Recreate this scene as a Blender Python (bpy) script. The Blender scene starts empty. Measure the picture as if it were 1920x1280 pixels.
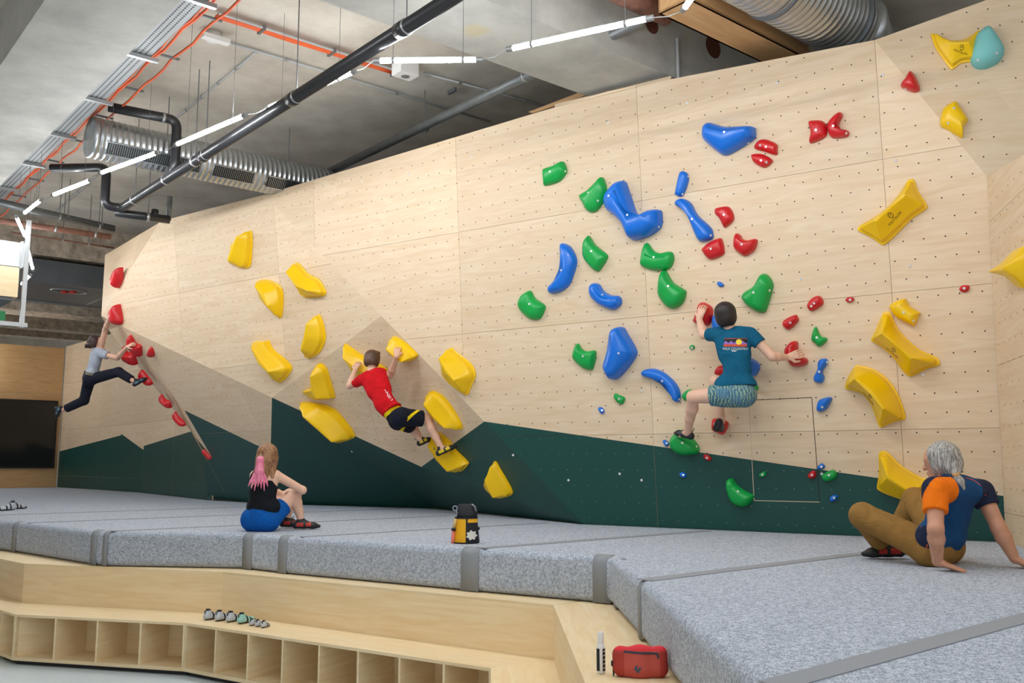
import bpy, bmesh, math, random
import numpy as np
from mathutils import Vector, Matrix
from mathutils.bvhtree import BVHTree
random.seed(7); np.random.seed(7)
SC = bpy.context.scene
COL = SC.collection
# ------------------------------------------------------------------ camera
FPX, HOR, CZ, MZ = 1720.0, 866.0, 1.8, 1.14      # focal length in pixels of a 1920 frame, horizon row, eye height, mat height
PITCH = math.atan((HOR - 640) / FPX)
cam_d = bpy.data.cameras.new('camera'); cam = bpy.data.objects.new('camera', cam_d); COL.objects.link(cam)
cam.location = (0, 0, CZ); cam.rotation_euler = (math.pi / 2 + PITCH, 0, 0)
cam_d.sensor_width = 36; cam_d.lens = FPX / 1920 * 36; cam_d.clip_start = .05; cam_d.clip_end = 200
SC.camera = cam
# ------------------------------------------------------------------ world, exposure
w = bpy.data.worlds.new('world'); SC.world = w; w.use_nodes = True
w.node_tree.nodes['Background'].inputs[0].default_value = (.93, .96, 1, 1)
w.node_tree.nodes['Background'].inputs[1].default_value = .8
SC.view_settings.view_transform = 'Standard'; SC.view_settings.look = 'None'
SC.view_settings.gamma = 1; SC.view_settings.use_curve_mapping = False
SC.view_settings.exposure = -0.12
TUBE_POWER = 150.0
# ------------------------------------------------------------------ pixel rays -> points in the room
V = lambda *a: np.array(a, dtype=float)
CAM = V(0, 0, CZ); FW = V(0, math.cos(PITCH), math.sin(PITCH)); UP = V(0, -math.sin(PITCH), math.cos(PITCH))
def ray(u, v): return FW + (u - 960) / FPX * V(1, 0, 0) + (640 - v) / FPX * UP
def onz(u, v, z): d = ray(u, v); return CAM + d * (z - CZ) / d[2]
def onp(u, v, pl, off=0.0): d = ray(u, v); return CAM + d * ((pl[1] + off - pl[0] @ CAM) / (pl[0] @ d))
def ond(u, v, y): d = ray(u, v); return CAM + d * (y / d[1])
def unit(a): return a / (np.linalg.norm(a) + 1e-12)
def plane(a, b, c):
    n = unit(np.cross(b - a, c - a))
    if n @ (CAM - a) < 0: n = -n
    return n, n @ a
# ------------------------------------------------------------------ materials
MATS = {}
def newmat(name):
    m = bpy.data.materials.new(name); m.use_nodes = True; MATS[name] = m
    return m, m.node_tree.nodes, m.node_tree.links, m.node_tree.nodes['Principled BSDF']
def srgb(r, g, b):
    f = lambda c: (c / 255 / 12.92) if c / 255 <= .04045 else ((c / 255 + .055) / 1.055) ** 2.4
    return (f(r), f(g), f(b), 1)
def plain(name, rgb, rough=.6, metal=0.0, bump=0, bscale=60, coat=0, spec=.5, var=0.0, vscale=8):
    m, N, L, b = newmat(name)
    c = srgb(*rgb)
    b.inputs['Base Color'].default_value = c; b.inputs['Roughness'].default_value = rough; b.inputs['Metallic'].default_value = metal
    b.inputs['Coat Weight'].default_value = coat; b.inputs['Specular IOR Level'].default_value = spec
    tc = N.new('ShaderNodeTexCoord')
    if bump:
        t = N.new('ShaderNodeTexNoise'); t.inputs['Scale'].default_value = bscale; t.inputs['Detail'].default_value = 4
        L.new(tc.outputs['Object'], t.inputs['Vector'])
        bp = N.new('ShaderNodeBump'); bp.inputs['Strength'].default_value = bump; bp.inputs['Distance'].default_value = .01
        L.new(t.outputs['Fac'], bp.inputs['Height']); L.new(bp.outputs[0], b.inputs['Normal'])
    if var:
        t = N.new('ShaderNodeTexNoise'); t.inputs['Scale'].default_value = vscale; t.inputs['Detail'].default_value = 5
        L.new(tc.outputs['Object'], t.inputs['Vector'])
        r = N.new('ShaderNodeValToRGB'); L.new(t.outputs['Fac'], r.inputs[0])
        r.color_ramp.elements[0].position = .3; r.color_ramp.elements[1].position = .7
        r.color_ramp.elements[0].color = tuple(x * (1 - var) for x in c[:3]) + (1,); r.color_ramp.elements[1].color = tuple(min(1, x * (1 + var)) for x in c[:3]) + (1,)
        L.new(r.outputs[0], b.inputs['Base Color'])
    return m
def ply(name, light, dark, rough=.55):
    """birch plywood: long soft grain along u of the sheet, each sheet a slightly different tone"""
    m, N, L, b = newmat(name)
    uv = N.new('ShaderNodeUVMap'); oi = N.new('ShaderNodeObjectInfo')
    add = N.new('ShaderNodeVectorMath'); add.operation = 'ADD'
    sc = N.new('ShaderNodeVectorMath'); sc.operation = 'SCALE'; sc.inputs['Scale'].default_value = 37
    cmb = N.new('ShaderNodeCombineXYZ'); L.new(oi.outputs['Random'], cmb.inputs[0]); L.new(oi.outputs['Random'], cmb.inputs[1])
    L.new(cmb.outputs[0], sc.inputs[0]); L.new(uv.outputs[0], add.inputs[0]); L.new(sc.outputs[0], add.inputs[1])
    mp = N.new('ShaderNodeMapping'); mp.inputs['Scale'].default_value = (1.1, 9, 1); L.new(add.outputs[0], mp.inputs[0])
    n1 = N.new('ShaderNodeTexNoise'); n1.inputs['Scale'].default_value = 1.3; n1.inputs['Detail'].default_value = 7; n1.inputs['Distortion'].default_value = 1.6; L.new(mp.outputs[0], n1.inputs['Vector'])
    mp2 = N.new('ShaderNodeMapping'); mp2.inputs['Scale'].default_value = (6, 160, 1); L.new(add.outputs[0], mp2.inputs[0])
    n2 = N.new('ShaderNodeTexNoise'); n2.inputs['Scale'].default_value = 1; n2.inputs['Detail'].default_value = 3; L.new(mp2.outputs[0], n2.inputs['Vector'])
    mix = N.new('ShaderNodeMath'); mix.operation = 'MULTIPLY_ADD'; mix.inputs[1].default_value = .3; L.new(n2.outputs[0], mix.inputs[0]); L.new(n1.outputs[0], mix.inputs[2])
    r = N.new('ShaderNodeValToRGB'); r.color_ramp.elements[0].position = .42; r.color_ramp.elements[1].position = .85
    r.color_ramp.elements[0].color = srgb(*light); r.color_ramp.elements[1].color = srgb(*dark); L.new(mix.outputs[0], r.inputs[0])
    hsv = N.new('ShaderNodeHueSaturation'); L.new(r.outputs[0], hsv.inputs['Color'])
    mr = N.new('ShaderNodeMapRange'); mr.inputs['To Min'].default_value = .93; mr.inputs['To Max'].default_value = 1.05; L.new(oi.outputs['Random'], mr.inputs[0]); L.new(mr.outputs[0], hsv.inputs['Value'])
    L.new(hsv.outputs[0], b.inputs['Base Color']); b.inputs['Roughness'].default_value = rough
    return m
def concrete(name, rgb, dark, scale=1.2):
    m, N, L, b = newmat(name)
    tc = N.new('ShaderNodeTexCoord')
    n1 = N.new('ShaderNodeTexNoise'); n1.inputs['Scale'].default_value = scale; n1.inputs['Detail'].default_value = 9; n1.inputs['Roughness'].default_value = .65; L.new(tc.outputs['Object'], n1.inputs['Vector'])
    r = N.new('ShaderNodeValToRGB'); r.color_ramp.elements[0].position = .33; r.color_ramp.elements[1].position = .62
    r.color_ramp.elements[0].color = srgb(*dark); r.color_ramp.elements[1].color = srgb(*rgb); L.new(n1.outputs[0], r.inputs[0])
    n2 = N.new('ShaderNodeTexNoise'); n2.inputs['Scale'].default_value = 1.1; n2.inputs['Detail'].default_value = 2; L.new(tc.outputs['Object'], n2.inputs['Vector'])
    r2 = N.new('ShaderNodeValToRGB'); r2.color_ramp.elements[0].position = .71; r2.color_ramp.elements[1].position = .76
    r2.color_ramp.elements[0].color = (0, 0, 0, 1); r2.color_ramp.elements[1].color = (.35, .35, .35, 1); L.new(n2.outputs[0], r2.inputs[0])
    mx = N.new('ShaderNodeMixRGB'); mx.inputs[2].default_value = srgb(196, 170, 70); L.new(r2.outputs[0], mx.inputs[0]); L.new(r.outputs[0], mx.inputs[1])
    L.new(mx.outputs[0], b.inputs['Base Color']); b.inputs['Roughness'].default_value = .8
    bp = N.new('ShaderNodeBump'); bp.inputs['Strength'].default_value = .25; bp.inputs['Distance'].default_value = .02; L.new(n1.outputs[0], bp.inputs['Height']); L.new(bp.outputs[0], b.inputs['Normal'])
    return m
def carpet(name, a, bcol, scale=190):
    m, N, L, b = newmat(name)
    tc = N.new('ShaderNodeTexCoord'); t = N.new('ShaderNodeTexNoise'); t.inputs['Scale'].default_value = scale; t.inputs['Detail'].default_value = 2; L.new(tc.outputs['Object'], t.inputs['Vector'])
    t2 = N.new('ShaderNodeTexNoise'); t2.inputs['Scale'].default_value = 45; t2.inputs['Detail'].default_value = 3; L.new(tc.outputs['Object'], t2.inputs['Vector'])
    ad = N.new('ShaderNodeMath'); ad.operation = 'MULTIPLY_ADD'; ad.inputs[1].default_value = .45; L.new(t2.outputs[0], ad.inputs[0]); L.new(t.outputs[0], ad.inputs[2])
    r = N.new('ShaderNodeValToRGB'); r.color_ramp.elements[0].position = .58; r.color_ramp.elements[1].position = .86
    r.color_ramp.elements[0].color = srgb(*bcol); r.color_ramp.elements[1].color = srgb(*a); L.new(ad.outputs[0], r.inputs[0])
    L.new(r.outputs[0], b.inputs['Base Color']); b.inputs['Roughness'].default_value = .95; b.inputs['Specular IOR Level'].default_value = .1
    bp = N.new('ShaderNodeBump'); bp.inputs['Strength'].default_value = .5; bp.inputs['Distance'].default_value = .006; L.new(ad.outputs[0], bp.inputs['Height']); L.new(bp.outputs[0], b.inputs['Normal'])
    return m
def emit(name, rgb, s):
    m, N, L, b = newmat(name)
    b.inputs['Base Color'].default_value = (.9, .9, .9, 1); b.inputs['Emission Color'].default_value = rgb; b.inputs['Emission Strength'].default_value = s
    return m
ply('wall_ply', (233, 211, 182), (223, 195, 159)); ply('bench_ply', (244, 224, 186), (234, 206, 158)); ply('back_ply', (214, 174, 124), (198, 154, 102)); ply('box_ply', (206, 164, 116), (188, 144, 96))
plain('green_paint', (12, 70, 64), .45, bump=.05, bscale=200); plain('ply_edge', (214, 190, 158), .7)
plain('hole_dark', (58, 44, 34), .9); plain('hole_light', (150, 165, 160), .5); plain('steel_dot', (225, 225, 225), .35, .4)
concrete('concrete', (208, 201, 188), (176, 168, 155)); concrete('concrete_beam', (190, 189, 182), (164, 163, 157), 1.6); concrete('concrete_rough', (222, 208, 188), (158, 142, 124), 6)
carpet('mat_grey', (210, 217, 228), (128, 137, 152)); plain('strip_grey', (146, 150, 156), .8, bump=.1, bscale=300)
plain('floor_paint', (214, 226, 232), .35, var=.03, vscale=2)
plain('black_pipe', (34, 35, 38), .38, coat=.2); plain('grey_pipe', (120, 124, 124), .45, .5, var=.15); plain('clamp', (170, 172, 172), .4, .7)
plain('galv', (188, 192, 194), .32, .9, bump=.05, bscale=20, var=.08); plain('galv_dark', (104, 108, 112), .5, .4, var=.1, vscale=3); plain('grille_dark', (24, 28, 28), .6)
plain('conduit', (176, 178, 178), .5); plain('orange_cable', (222, 98, 52), .5); plain('rust_pipe', (136, 96, 80), .7, var=.25, vscale=14); plain('red_plug', (190, 40, 40), .5)
plain('white_plastic', (232, 232, 230), .4); plain('rod', (120, 122, 124), .5, .6); plain('black_plastic', (22, 22, 24), .4); plain('core_hole', (92, 48, 32), .8); plain('green_sign', (20, 150, 84), .4)
plain('screen_black', (6, 6, 7), .12, spec=.6); plain('screen_frame', (14, 14, 14), .5)
emit('led', (.94, .97, 1, 1), TUBE_POWER)
for nm, c in dict(yellow=(248, 200, 0), red=(206, 20, 28), green=(4, 164, 70), blue=(2, 112, 218), aqua=(126, 196, 194)).items():
    plain('hold_' + nm, c, .34 if nm != 'aqua' else .75, bump=.04, bscale=160, coat=.15 if nm in ('red', 'blue') else 0)
# ------------------------------------------------------------------ object helpers
def link(o, parent=None):
    COL.objects.link(o)
    if parent is not None: o.parent = parent
    return o
def tag(o, label=None, cat=None, group=None, kind=None):
    for k, v in (('label', label), ('category', cat), ('group', group), ('kind', kind)):
        if v: o[k] = v
    return o
def empty(name, loc=(0, 0, 0), **kw):
    o = bpy.data.objects.new(name, None); o.empty_display_size = .1; o.location = loc; link(o)
    return tag(o, **kw)
def mesh_obj(name, verts, faces, mats, parent=None, smooth=False, mi=None, uv=None, local=None):
    """verts in world space; local = the parent's location is subtracted so the part sits under its thing"""
    off = V(*local) if (parent is None and local is not None) else V(0, 0, 0)
    a = parent
    while a is not None: off = off + V(*a.location); a = a.parent
    me = bpy.data.meshes.new(name); me.from_pydata([tuple(V(*v) - off) for v in verts], [], [tuple(int(i) for i in f) for f in faces])
    for m in (mats if isinstance(mats, (list, tuple)) else [mats]): me.materials.append(MATS[m])
    if mi is not None: me.polygons.foreach_set('material_index', list(mi))
    if smooth: me.polygons.foreach_set('use_smooth', [True] * len(me.polygons))
    if uv is not None:
        l = me.uv_layers.new(name='UVMap')
        for lp in me.loops: l.data[lp.index].uv = uv[lp.vertex_index]
    me.update()
    o = bpy.data.objects.new(name, me)
    if parent is None and local is not None: o.location = local
    return link(o, parent)
class MB:
    def __init__(s): s.v = []; s.f = []; s.m = []
    def add(s, vs, fs, m=0):
        k = len(s.v); s.v += [V(*x) for x in vs]; s.f += [tuple(i + k for i in f) for f in fs]; s.m += [m] * len(fs)
    def box(s, c, sx, sy, sz, ax=None, m=0):
        """box centred at c with half axes along the frame ax (3 unit vectors)"""
        ax = ax or (V(1, 0, 0), V(0, 1, 0), V(0, 0, 1)); c = V(*c)
        vs = [c + ax[0] * sx * i / 2 + ax[1] * sy * j / 2 + ax[2] * sz * k / 2 for k in (-1, 1) for j in (-1, 1) for i in (-1, 1)]
        s.add(vs, [(0, 2, 3, 1), (4, 5, 7, 6), (0, 1, 5, 4), (2, 6, 7, 3), (0, 4, 6, 2), (1, 3, 7, 5)], m)
    def tube(s, pts, r, n=12, caps=True, m=0):
        pts = [V(*p) for p in pts]; rs = r if isinstance(r, (list, tuple)) else [r] * len(pts)
        t0 = unit(pts[1] - pts[0]); a = unit(np.cross(t0, V(0, 0, 1) if abs(t0[2]) < .9 else V(1, 0, 0)))
        rings = []
        for i, p in enumerate(pts):
            t = unit((pts[min(i + 1, len(pts) - 1)] - pts[max(i - 1, 0)])); a = unit(a - t * (a @ t)); b = np.cross(t, a)
            rings.append([p + rs[i] * (a * math.cos(2 * math.pi * k / n) + b * math.sin(2 * math.pi * k / n)) for k in range(n)])
        vs = [q for g in rings for q in g]; fs = []
        for i in range(len(rings) - 1):
            for k in range(n): fs.append((i * n + k, i * n + (k + 1) % n, (i + 1) * n + (k + 1) % n, (i + 1) * n + k))
        if caps: fs += [tuple(range(n))[::-1], tuple(range((len(rings) - 1) * n, len(rings) * n))]
        s.add(vs, fs, m)
    def prism(s, poly, h, m=0):
        """polygon (3D points) swept by the vector h"""
        n = len(poly); vs = [V(*p) for p in poly] + [V(*p) + h for p in poly]
        s.add(vs, [tuple(range(n))[::-1], tuple(range(n, 2 * n))] + [(i, (i + 1) % n, n + (i + 1) % n, n + i) for i in range(n)], m)
    def build(s, name, mats, parent=None, smooth=False, local=None):
        return mesh_obj(name, s.v, s.f, mats, parent, smooth, s.m, local=local)
def one(name, mats, fn, parent=None, smooth=False, local=None):
    m = MB(); fn(m); return m.build(name, mats, parent, smooth, local)
def bevel(o, wd, seg=2):
    b = o.modifiers.new('bevel', 'BEVEL'); b.width = wd; b.segments = seg; b.limit_method = 'ANGLE'; return o
def autosmooth(o, ang=40):
    me = o.data; me.polygons.foreach_set('use_smooth', [True] * len(me.polygons))
    bm = bmesh.new(); bm.from_mesh(me)
    bmesh.ops.recalc_face_normals(bm, faces=bm.faces)
    for e in bm.edges: e.smooth = not (len(e.link_faces) == 2 and e.calc_face_angle(0) > math.radians(ang))
    bm.to_mesh(me); bm.free(); return o
def clip(poly, p, n):
    """keep the side of a 2D polygon where (x-p).n >= 0"""
    out = []
    for i in range(len(poly)):
        a, b = poly[i], poly[(i + 1) % len(poly)]; da, db = (a - p) @ n, (b - p) @ n
        if da >= 0: out.append(a)
        if da * db < 0: out.append(a + (b - a) * da / (da - db))
    return out
def area2(p): return abs(sum(p[i][0] * p[(i + 1) % len(p)][1] - p[(i + 1) % len(p)][0] * p[i][1] for i in range(len(p)))) / 2 if len(p) > 2 else 0
def inside2(q, poly):
    c = False; n = len(poly)
    for i in range(n):
        a, b = poly[i], poly[i - 1]
        if (a[1] > q[1]) != (b[1] > q[1]) and q[0] < (b[0] - a[0]) * (q[1] - a[1]) / (b[1] - a[1]) + a[0]: c = not c
    return c
# ------------------------------------------------------------------ climbing wall (faceted plywood, lower part painted green)
f5, f6 = onz(1093, 982, MZ), onz(1920, 1017, MZ)
dM = unit(f6 - f5); nH = V(dM[1], -dM[0], 0); nH = nH if nH[1] < 0 else -nH
PM = plane(f5, f6, f5 + V(0, 0, 1) + nH * .07)
M_ = lambda u, v, off=0: onp(u, v, PM, off)
a495, apx, rt = M_(495, 365), M_(715, 592), M_(908, 790)
T0 = onz(318, 410, 5.55); PB = plane(a495, apx, T0)
B_ = lambda u, v, off=0: onp(u, v, PB, off)
Lp, br, h1, h2 = B_(510, 745), B_(225, 610), B_(299, 417), B_(190, 592)
h0 = onz(197, 478, 5.52)
bt = ond(790, 875, 12.3)
f3, f4 = onz(505, 944, MZ), onz(813, 953, MZ)
PC = plane(br, Lp, f3); C_ = lambda u, v, off=0: onp(u, v, PC, off)
tip, c346 = C_(398, 858), C_(346, 769)
f0, f1 = onz(107, 913, MZ), onz(265, 923, MZ)
fc = C_(398, 927); fc[2] = MZ
dstr = ond(204, 619, h2[1] + .75)
PE1, PE2, PF2 = plane(apx, Lp, bt), plane(apx, bt, rt), plane(bt, rt, f5)
E1_ = lambda u, v, off=0: onp(u, v, PE1, off)
E2_ = lambda u, v, off=0: onp(u, v, PE2, off)
F2_ = lambda u, v, off=0: onp(u, v, PF2, off)
K0, K1, Kf = M_(1850, 330), M_(1894, 730), M_(1918, 1017)
kd = unit(V(-.248, -.969, 0))
PK = plane(K0, Kf, Kf + kd); K_ = lambda u, v, off=0: onp(u, v, PK, off)
kup = K_(2140, 165)
PJ = plane(M_(1640, 75), K0, K0 + V(.93, -.36, 0)); J_ = lambda u, v, off=0: onp(u, v, PJ, off)
wall = empty('wall_climbing', kind='structure', label='faceted birch plywood climbing wall painted dark green along its foot')
def facet(poly, cell=(2.4, 1.22), off=(0, 0), paint=None, green=False, holes=True, name='panel', sp=.17):
    n, c = plane(poly[0], poly[1], poly[2]); ex = unit(np.cross(V(0, 0, 1), n)); ex = ex if ex[0] > 0 else -ex; ey = np.cross(n, ex); ey = ey if ey[2] > 0 else -ey
    o = poly[0]; to2 = lambda p: V((p - o) @ ex, (p - o) @ ey); to3 = lambda q, h=0: o + ex * q[0] + ey * q[1] + n * h
    P2 = [to2(p) for p in poly]
    lo, hi = np.min(P2, axis=0), np.max(P2, axis=0)
    pl = None
    if paint is not None:
        a, b = to2(paint[0]), to2(paint[1]); t = unit(b - a); nn = V(-t[1], t[0]); nn = nn if nn[1] < 0 else -nn; pl = (a, nn)
    i0, i1 = int(math.floor((lo[0] - off[0]) / cell[0])), int(math.ceil((hi[0] - off[0]) / cell[0]))
    j0, j1 = int(math.floor((lo[1] - off[1]) / cell[1])), int(math.ceil((hi[1] - off[1]) / cell[1]))
    for i in range(i0, i1):
        for j in range(j0, j1):
            x0, y0 = off[0] + i * cell[0] + .0015, off[1] + j * cell[1] + .0015; x1, y1 = x0 + cell[0] - .003, y0 + cell[1] - .003
            q = P2
            for p, nn in ((V(x0, 0), V(1, 0)), (V(x1, 0), V(-1, 0)), (V(0, y0), V(0, 1)), (V(0, y1), V(0, -1))):
                if len(q) > 2: q = clip(q, p, nn)
            if area2(q) < .004: continue
            mb = MB(); uvs = []
            def face(pp, m):
                mb.add([to3(x) for x in pp], [tuple(range(len(pp)))], m); uvs.extend([tuple(x) for x in pp])
            if pl is None: face(q, 1 if green else 0)
            else:
                g = clip(q, pl[0], pl[1]); bg = clip(q, pl[0], -pl[1])
                if area2(g) > 1e-4: face(g, 1)
                if area2(bg) > 1e-4: face(bg, 0)
            k = len(q); base = [to3(x) for x in q] + [to3(x, -.021) for x in q]
            mb.add(base, [tuple(range(k, 2 * k))] + [(t, (t + 1) % k, k + (t + 1) % k, k + t) for t in range(k)], 2); uvs.extend([tuple(x) for x in q] * 2)
            mesh_obj(name, mb.v, mb.f, ['wall_ply', 'green_paint', 'ply_edge'], wall, mi=mb.m, uv=uvs)
    if holes:
        hd, hl = MB(), MB(); r = 0; y = lo[1] + .07
        while y < hi[1]:
            x = lo[0] + (.5 * sp if r % 2 else 0) + .05
            while x < hi[0]:
                q = V(x + random.uniform(-.004, .004), y)
                if inside2(q, P2) and min(abs(unit(V(-(P2[t] - P2[t - 1])[1], (P2[t] - P2[t - 1])[0])) @ (q - P2[t])) for t in range(len(P2))) > .04:
                    isg = green or (pl is not None and (q - pl[0]) @ pl[1] > 0)
                    rr = .004 if isg else .0068; c8 = [to3(q + rr * V(math.cos(k * math.pi / 4), math.sin(k * math.pi / 4)), .0012) for k in range(8)]
                    (hl if isg else hd).add(c8, [tuple(range(8))])
                x += sp
            y += sp; r += 1
        if hd.v: tag(hd.build('bolt_hole', 'hole_dark', wall), kind='stuff')
        if hl.v: tag(hl.build('bolt_hole', 'hole_light', wall), kind='stuff')
facet([a495, M_(1140, 171), M_(1640, 75), K0, K1, Kf, f5, rt, apx], off=(.97, .22), paint=(M_(908, 790), M_(1920, 935)))
facet([T0, a495, apx, Lp, br, h2, h1], off=(.1, .05))
facet([h0, h1, h2], cell=(5, 5), off=(-3, -3), holes=False)
facet([apx, Lp, bt], cell=(2.4, 5), off=(-.6, -4)); facet([apx, bt, rt], cell=(5, 5), off=(-4, -4))
for t in ([Lp, bt, f4], [Lp, f4, f3], [bt, rt, f5], [bt, f5, f4]): facet(t, cell=(8, 8), off=(-4, -4), green=True, sp=.34)
tipb, fcb = C_(384, 866), C_(386, 927); fcb[2] = MZ
facet([br, Lp, f3, fcb, tipb, tip, c346], cell=(2.4, 2.4), off=(.5, .3), paint=(C_(346, 769), C_(510, 848)))
for t in ([h2, dstr, br], [br, dstr, c346], [c346, dstr, tip]): facet(t, cell=(9, 9), off=(-5, -5), holes=False)
g230 = f0 + (f1 - f0) * .76
up_ = lambda p, z: V(p[0], p[1], z)
def vfac(a, b, z1, p1, p2, **k):
    pl = plane(a, b, up_(a, 3)); facet([a, b, up_(b, z1), up_(a, z1)], paint=(onp(*p1, pl), onp(*p2, pl)), **k)
vfac(f0, g230, 4.9, (115, 845), (230, 815), cell=(2.4, 1.22), off=(.6, .3), sp=.25)
vfac(g230, f1, 4.9, (230, 815), (262, 838), cell=(2.4, 1.22), off=(0, .3), sp=.25)
vfac(f1, fc, 4.9, (262, 838), (360, 808), cell=(2.4, 1.22), off=(0, .3), sp=.22)
facet([K0, kup, kup + V(0, 0, -3.6) + kd * .3, Kf + kd * 3.4, Kf, K1], cell=(2.4, 1.22), off=(.1, -.4))
facet([M_(1640, 75), K0, J_(1990, 330), J_(1825, 112), J_(1780, 25)], cell=(7, 7), off=(-4, -4))
facet([J_(1825, 112), J_(1990, 330), J_(2100, 200), J_(2100, -90), J_(1780, 25)], cell=(7, 7), off=(-4, -4))
# a second plywood strip behind the top edge and timber frame behind the sheets
one('backing_strip', 'ply_edge', lambda m: m.prism([M_(1040, 202, -.12), M_(1258, 148, -.12), M_(1258, 142, -.12), M_(1040, 195, -.12)], -PM[0] * .04), wall)
one('backing_strip', 'box_ply', lambda m: m.prism([M_(1000, 212, -.5), M_(1100, 178, -.5), M_(1100, 168, -.5), M_(990, 210, -.5)], -PM[0] * .05), wall)
for u in (700, 1000, 1300, 1560):
    one('support_post', 'box_ply', lambda m: m.prism([M_(u, 700 if u > 900 else 560, -.03), M_(u + 12, 700 if u > 900 else 560, -.03), M_(u + 12, 330 - (u - 700) * .27 + 30, -.03), M_(u, 330 - (u - 700) * .27 + 30, -.03)], -PM[0] * .12), wall)
# bright bolt heads left in the sheets
for (u, v) in [(1457, 155), (1288, 193), (1140, 230), (885, 294), (766, 325), (679, 340), (1680, 301), (1502, 523), (1655, 140), (1706, 499), (1730, 702), (1203, 733), (1162, 888), (1203, 900), (1066, 900), (1541, 888), (962, 853)]:
    one('bolt_head', 'steel_dot', lambda m: m.tube([M_(u, v), M_(u, v, .008)], [.015, .011], 10), wall)
for (u, v) in [(560, 849), (660, 846)]:
    q = onp(u, v, plane(Lp, bt, f4)); one('bolt_head', 'steel_dot', lambda m: m.tube([q, q + unit(CAM - q) * .008], [.014, .01], 10), wall)
# the removable hatch in the wall: a fine dark groove round it
hp = [M_(1404, 750), M_(1522, 745), M_(1537, 941), M_(1414, 938)]
for i in range(4):
    a, b = hp[i], hp[(i + 1) % 4]; e = unit(b - a); s = np.cross(PM[0], e) * .003
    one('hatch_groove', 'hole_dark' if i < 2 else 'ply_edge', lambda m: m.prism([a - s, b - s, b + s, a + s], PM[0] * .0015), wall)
# back plywood wall with the black screen, at the far left end
E1v, E2v = V(-.645, .764, 0), V(.764, .645, 0)
wb = empty('wall_back', kind='structure', label='plain plywood end wall behind the black screen')
for i in range(4):
    a = f0 - E2v * (.03 + i * 2.0); b = a - E2v * 1.99
    for (z0, z1) in ((MZ - .3, 2.2), (2.205, 3.6), (3.605, 4.85)):
        mb = MB(); mb.prism([V(a[0], a[1], z0), V(b[0], b[1], z0), V(b[0], b[1], z1), V(a[0], a[1], z1)], E1v * .02)
        uvs = [(p @ E2v, p[2]) for p in mb.v]; mesh_obj('panel', mb.v, mb.f, 'back_ply', wb, uv=uvs)
sq = f0 - E2v * .12; zs0, zs1 = 1.64, 3.42
scr = empty('display_screen', tuple(sq), label='huge black glossy screen on the plywood end wall', cat='screen')
one('frame', 'screen_frame', lambda m: m.prism([V(*(sq - E2v * x - E1v * .02)[:2], z) for x, z in ((0, zs0), (4.2, zs0), (4.2, zs1), (0, zs1))], -E1v * .06), scr)
one('glass', 'screen_black', lambda m: m.prism([V(*(sq - E2v * x - E1v * .081)[:2], z) for x, z in ((.05, zs0 + .05), (4.15, zs0 + .05), (4.15, zs1 - .05), (.05, zs1 - .05))], -E1v * .006), scr)
# ------------------------------------------------------------------ floor and crash mats
one('floor', 'floor_paint', lambda m: m.prism([V(-16, -6, 0), V(9, -6, 0), V(9, 32, 0), V(-16, 32, 0)], V(0, 0, -.1))).__setitem__('kind', 'structure')
MEDGE = [onz(-160, 958, MZ), onz(0, 976, MZ), onz(35, 979, MZ), onz(170, 994, MZ), onz(200, 996, MZ), onz(455, 999, MZ), onz(545, 1006, MZ), onz(880, 1027, MZ), onz(1143, 1043, MZ), V(.72, 5.4, MZ), V(.76, 2.6, MZ), V(.78, .6, MZ)]
mat_poly = MEDGE + [V(4.6, .6, MZ), Kf + kd * 3 + V(-.01, 0, 0), Kf + nH * .01 + V(-.01, 0, 0), f5 + nH * .004, f4 + V(.0, -.02, 0), f3 + V(.01, -.02, 0), fc + V(0, -.02, 0), f1 + V(0, -.02, 0), f0 + V(.0, -.03, 0) - E2v * .02, f0 - E2v * 6 - E1v * .02]
mats = empty('crash_mat', (0, 8, MZ - .34), label='thick grey carpeted crash mat covering the floor below the climbing wall', cat='mat')
body = one('mat_body', 'mat_grey', lambda m: m.prism([p - V(0, 0, .325) for p in mat_poly], V(0, 0, .325)), mats)
bv = bevel(body, .05, 4); bv.modifiers[0].angle_limit = math.radians(50); autosmooth(body, 60)
def e1c(p): return p @ E1v
def edge_cross(c):
    for a, b in zip(MEDGE[:-1], MEDGE[1:]):
        ca, cb = e1c(a), e1c(b)
        if (ca - c) * (cb - c) <= 0 and ca != cb: return a + (b - a) * (c - ca) / (cb - ca), unit(b - a)
def strip_far(p):
    """walk along e2 from the mat edge until the wall foot"""
    poly2 = [q[:2] for q in mat_poly]; s = .3
    while inside2((p + E2v * s)[:2], poly2) and s < 20: s += .1
    return s - .3
for k, c in enumerate([1.67, 3.56, 5.68, 7.55, 9.35, 11.2, 13.1, 15.0, 16.9, 18.8]):
    ec = edge_cross(c)
    if ec is None: 
        s0 = f0 - E2v * 6; p = s0 + E1v * (c - e1c(s0)); t = None
    else: p, t = ec
    L_ = strip_far(p); hw = .055 if k < 3 else .03
    one('seam_strip', 'strip_grey', lambda m: m.prism([p + E2v * .03 - E1v * hw, p + E2v * L_ - E1v * hw, p + E2v * L_ + E1v * hw, p + E2v * .03 + E1v * hw], V(0, 0, .004)), mats)
def face_strip(p, t, wd):
    n = V(t[1], -t[0], 0); n = n if n @ (CAM - p) > 0 else -n
    mb = MB(); prof = [(-.323, .004), (-.05, .004), (-.02, -.008), (-.004, -.03), (.004, -.07)]
    pts = [[p + V(0, 0, z) + n * (d) + t * s * wd / 2 for z, d in prof] for s in (-1, 1)]
    vs = pts[0] + pts[1]; mb.add(vs, [(i, i + 1, i + 6, i + 5) for i in range(4)])
    o = mb.build('seam_strip', 'strip_grey', mats, True)
    so = o.modifiers.new('thick', 'SOLIDIFY'); so.thickness = .004; so.offset = 0
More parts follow.
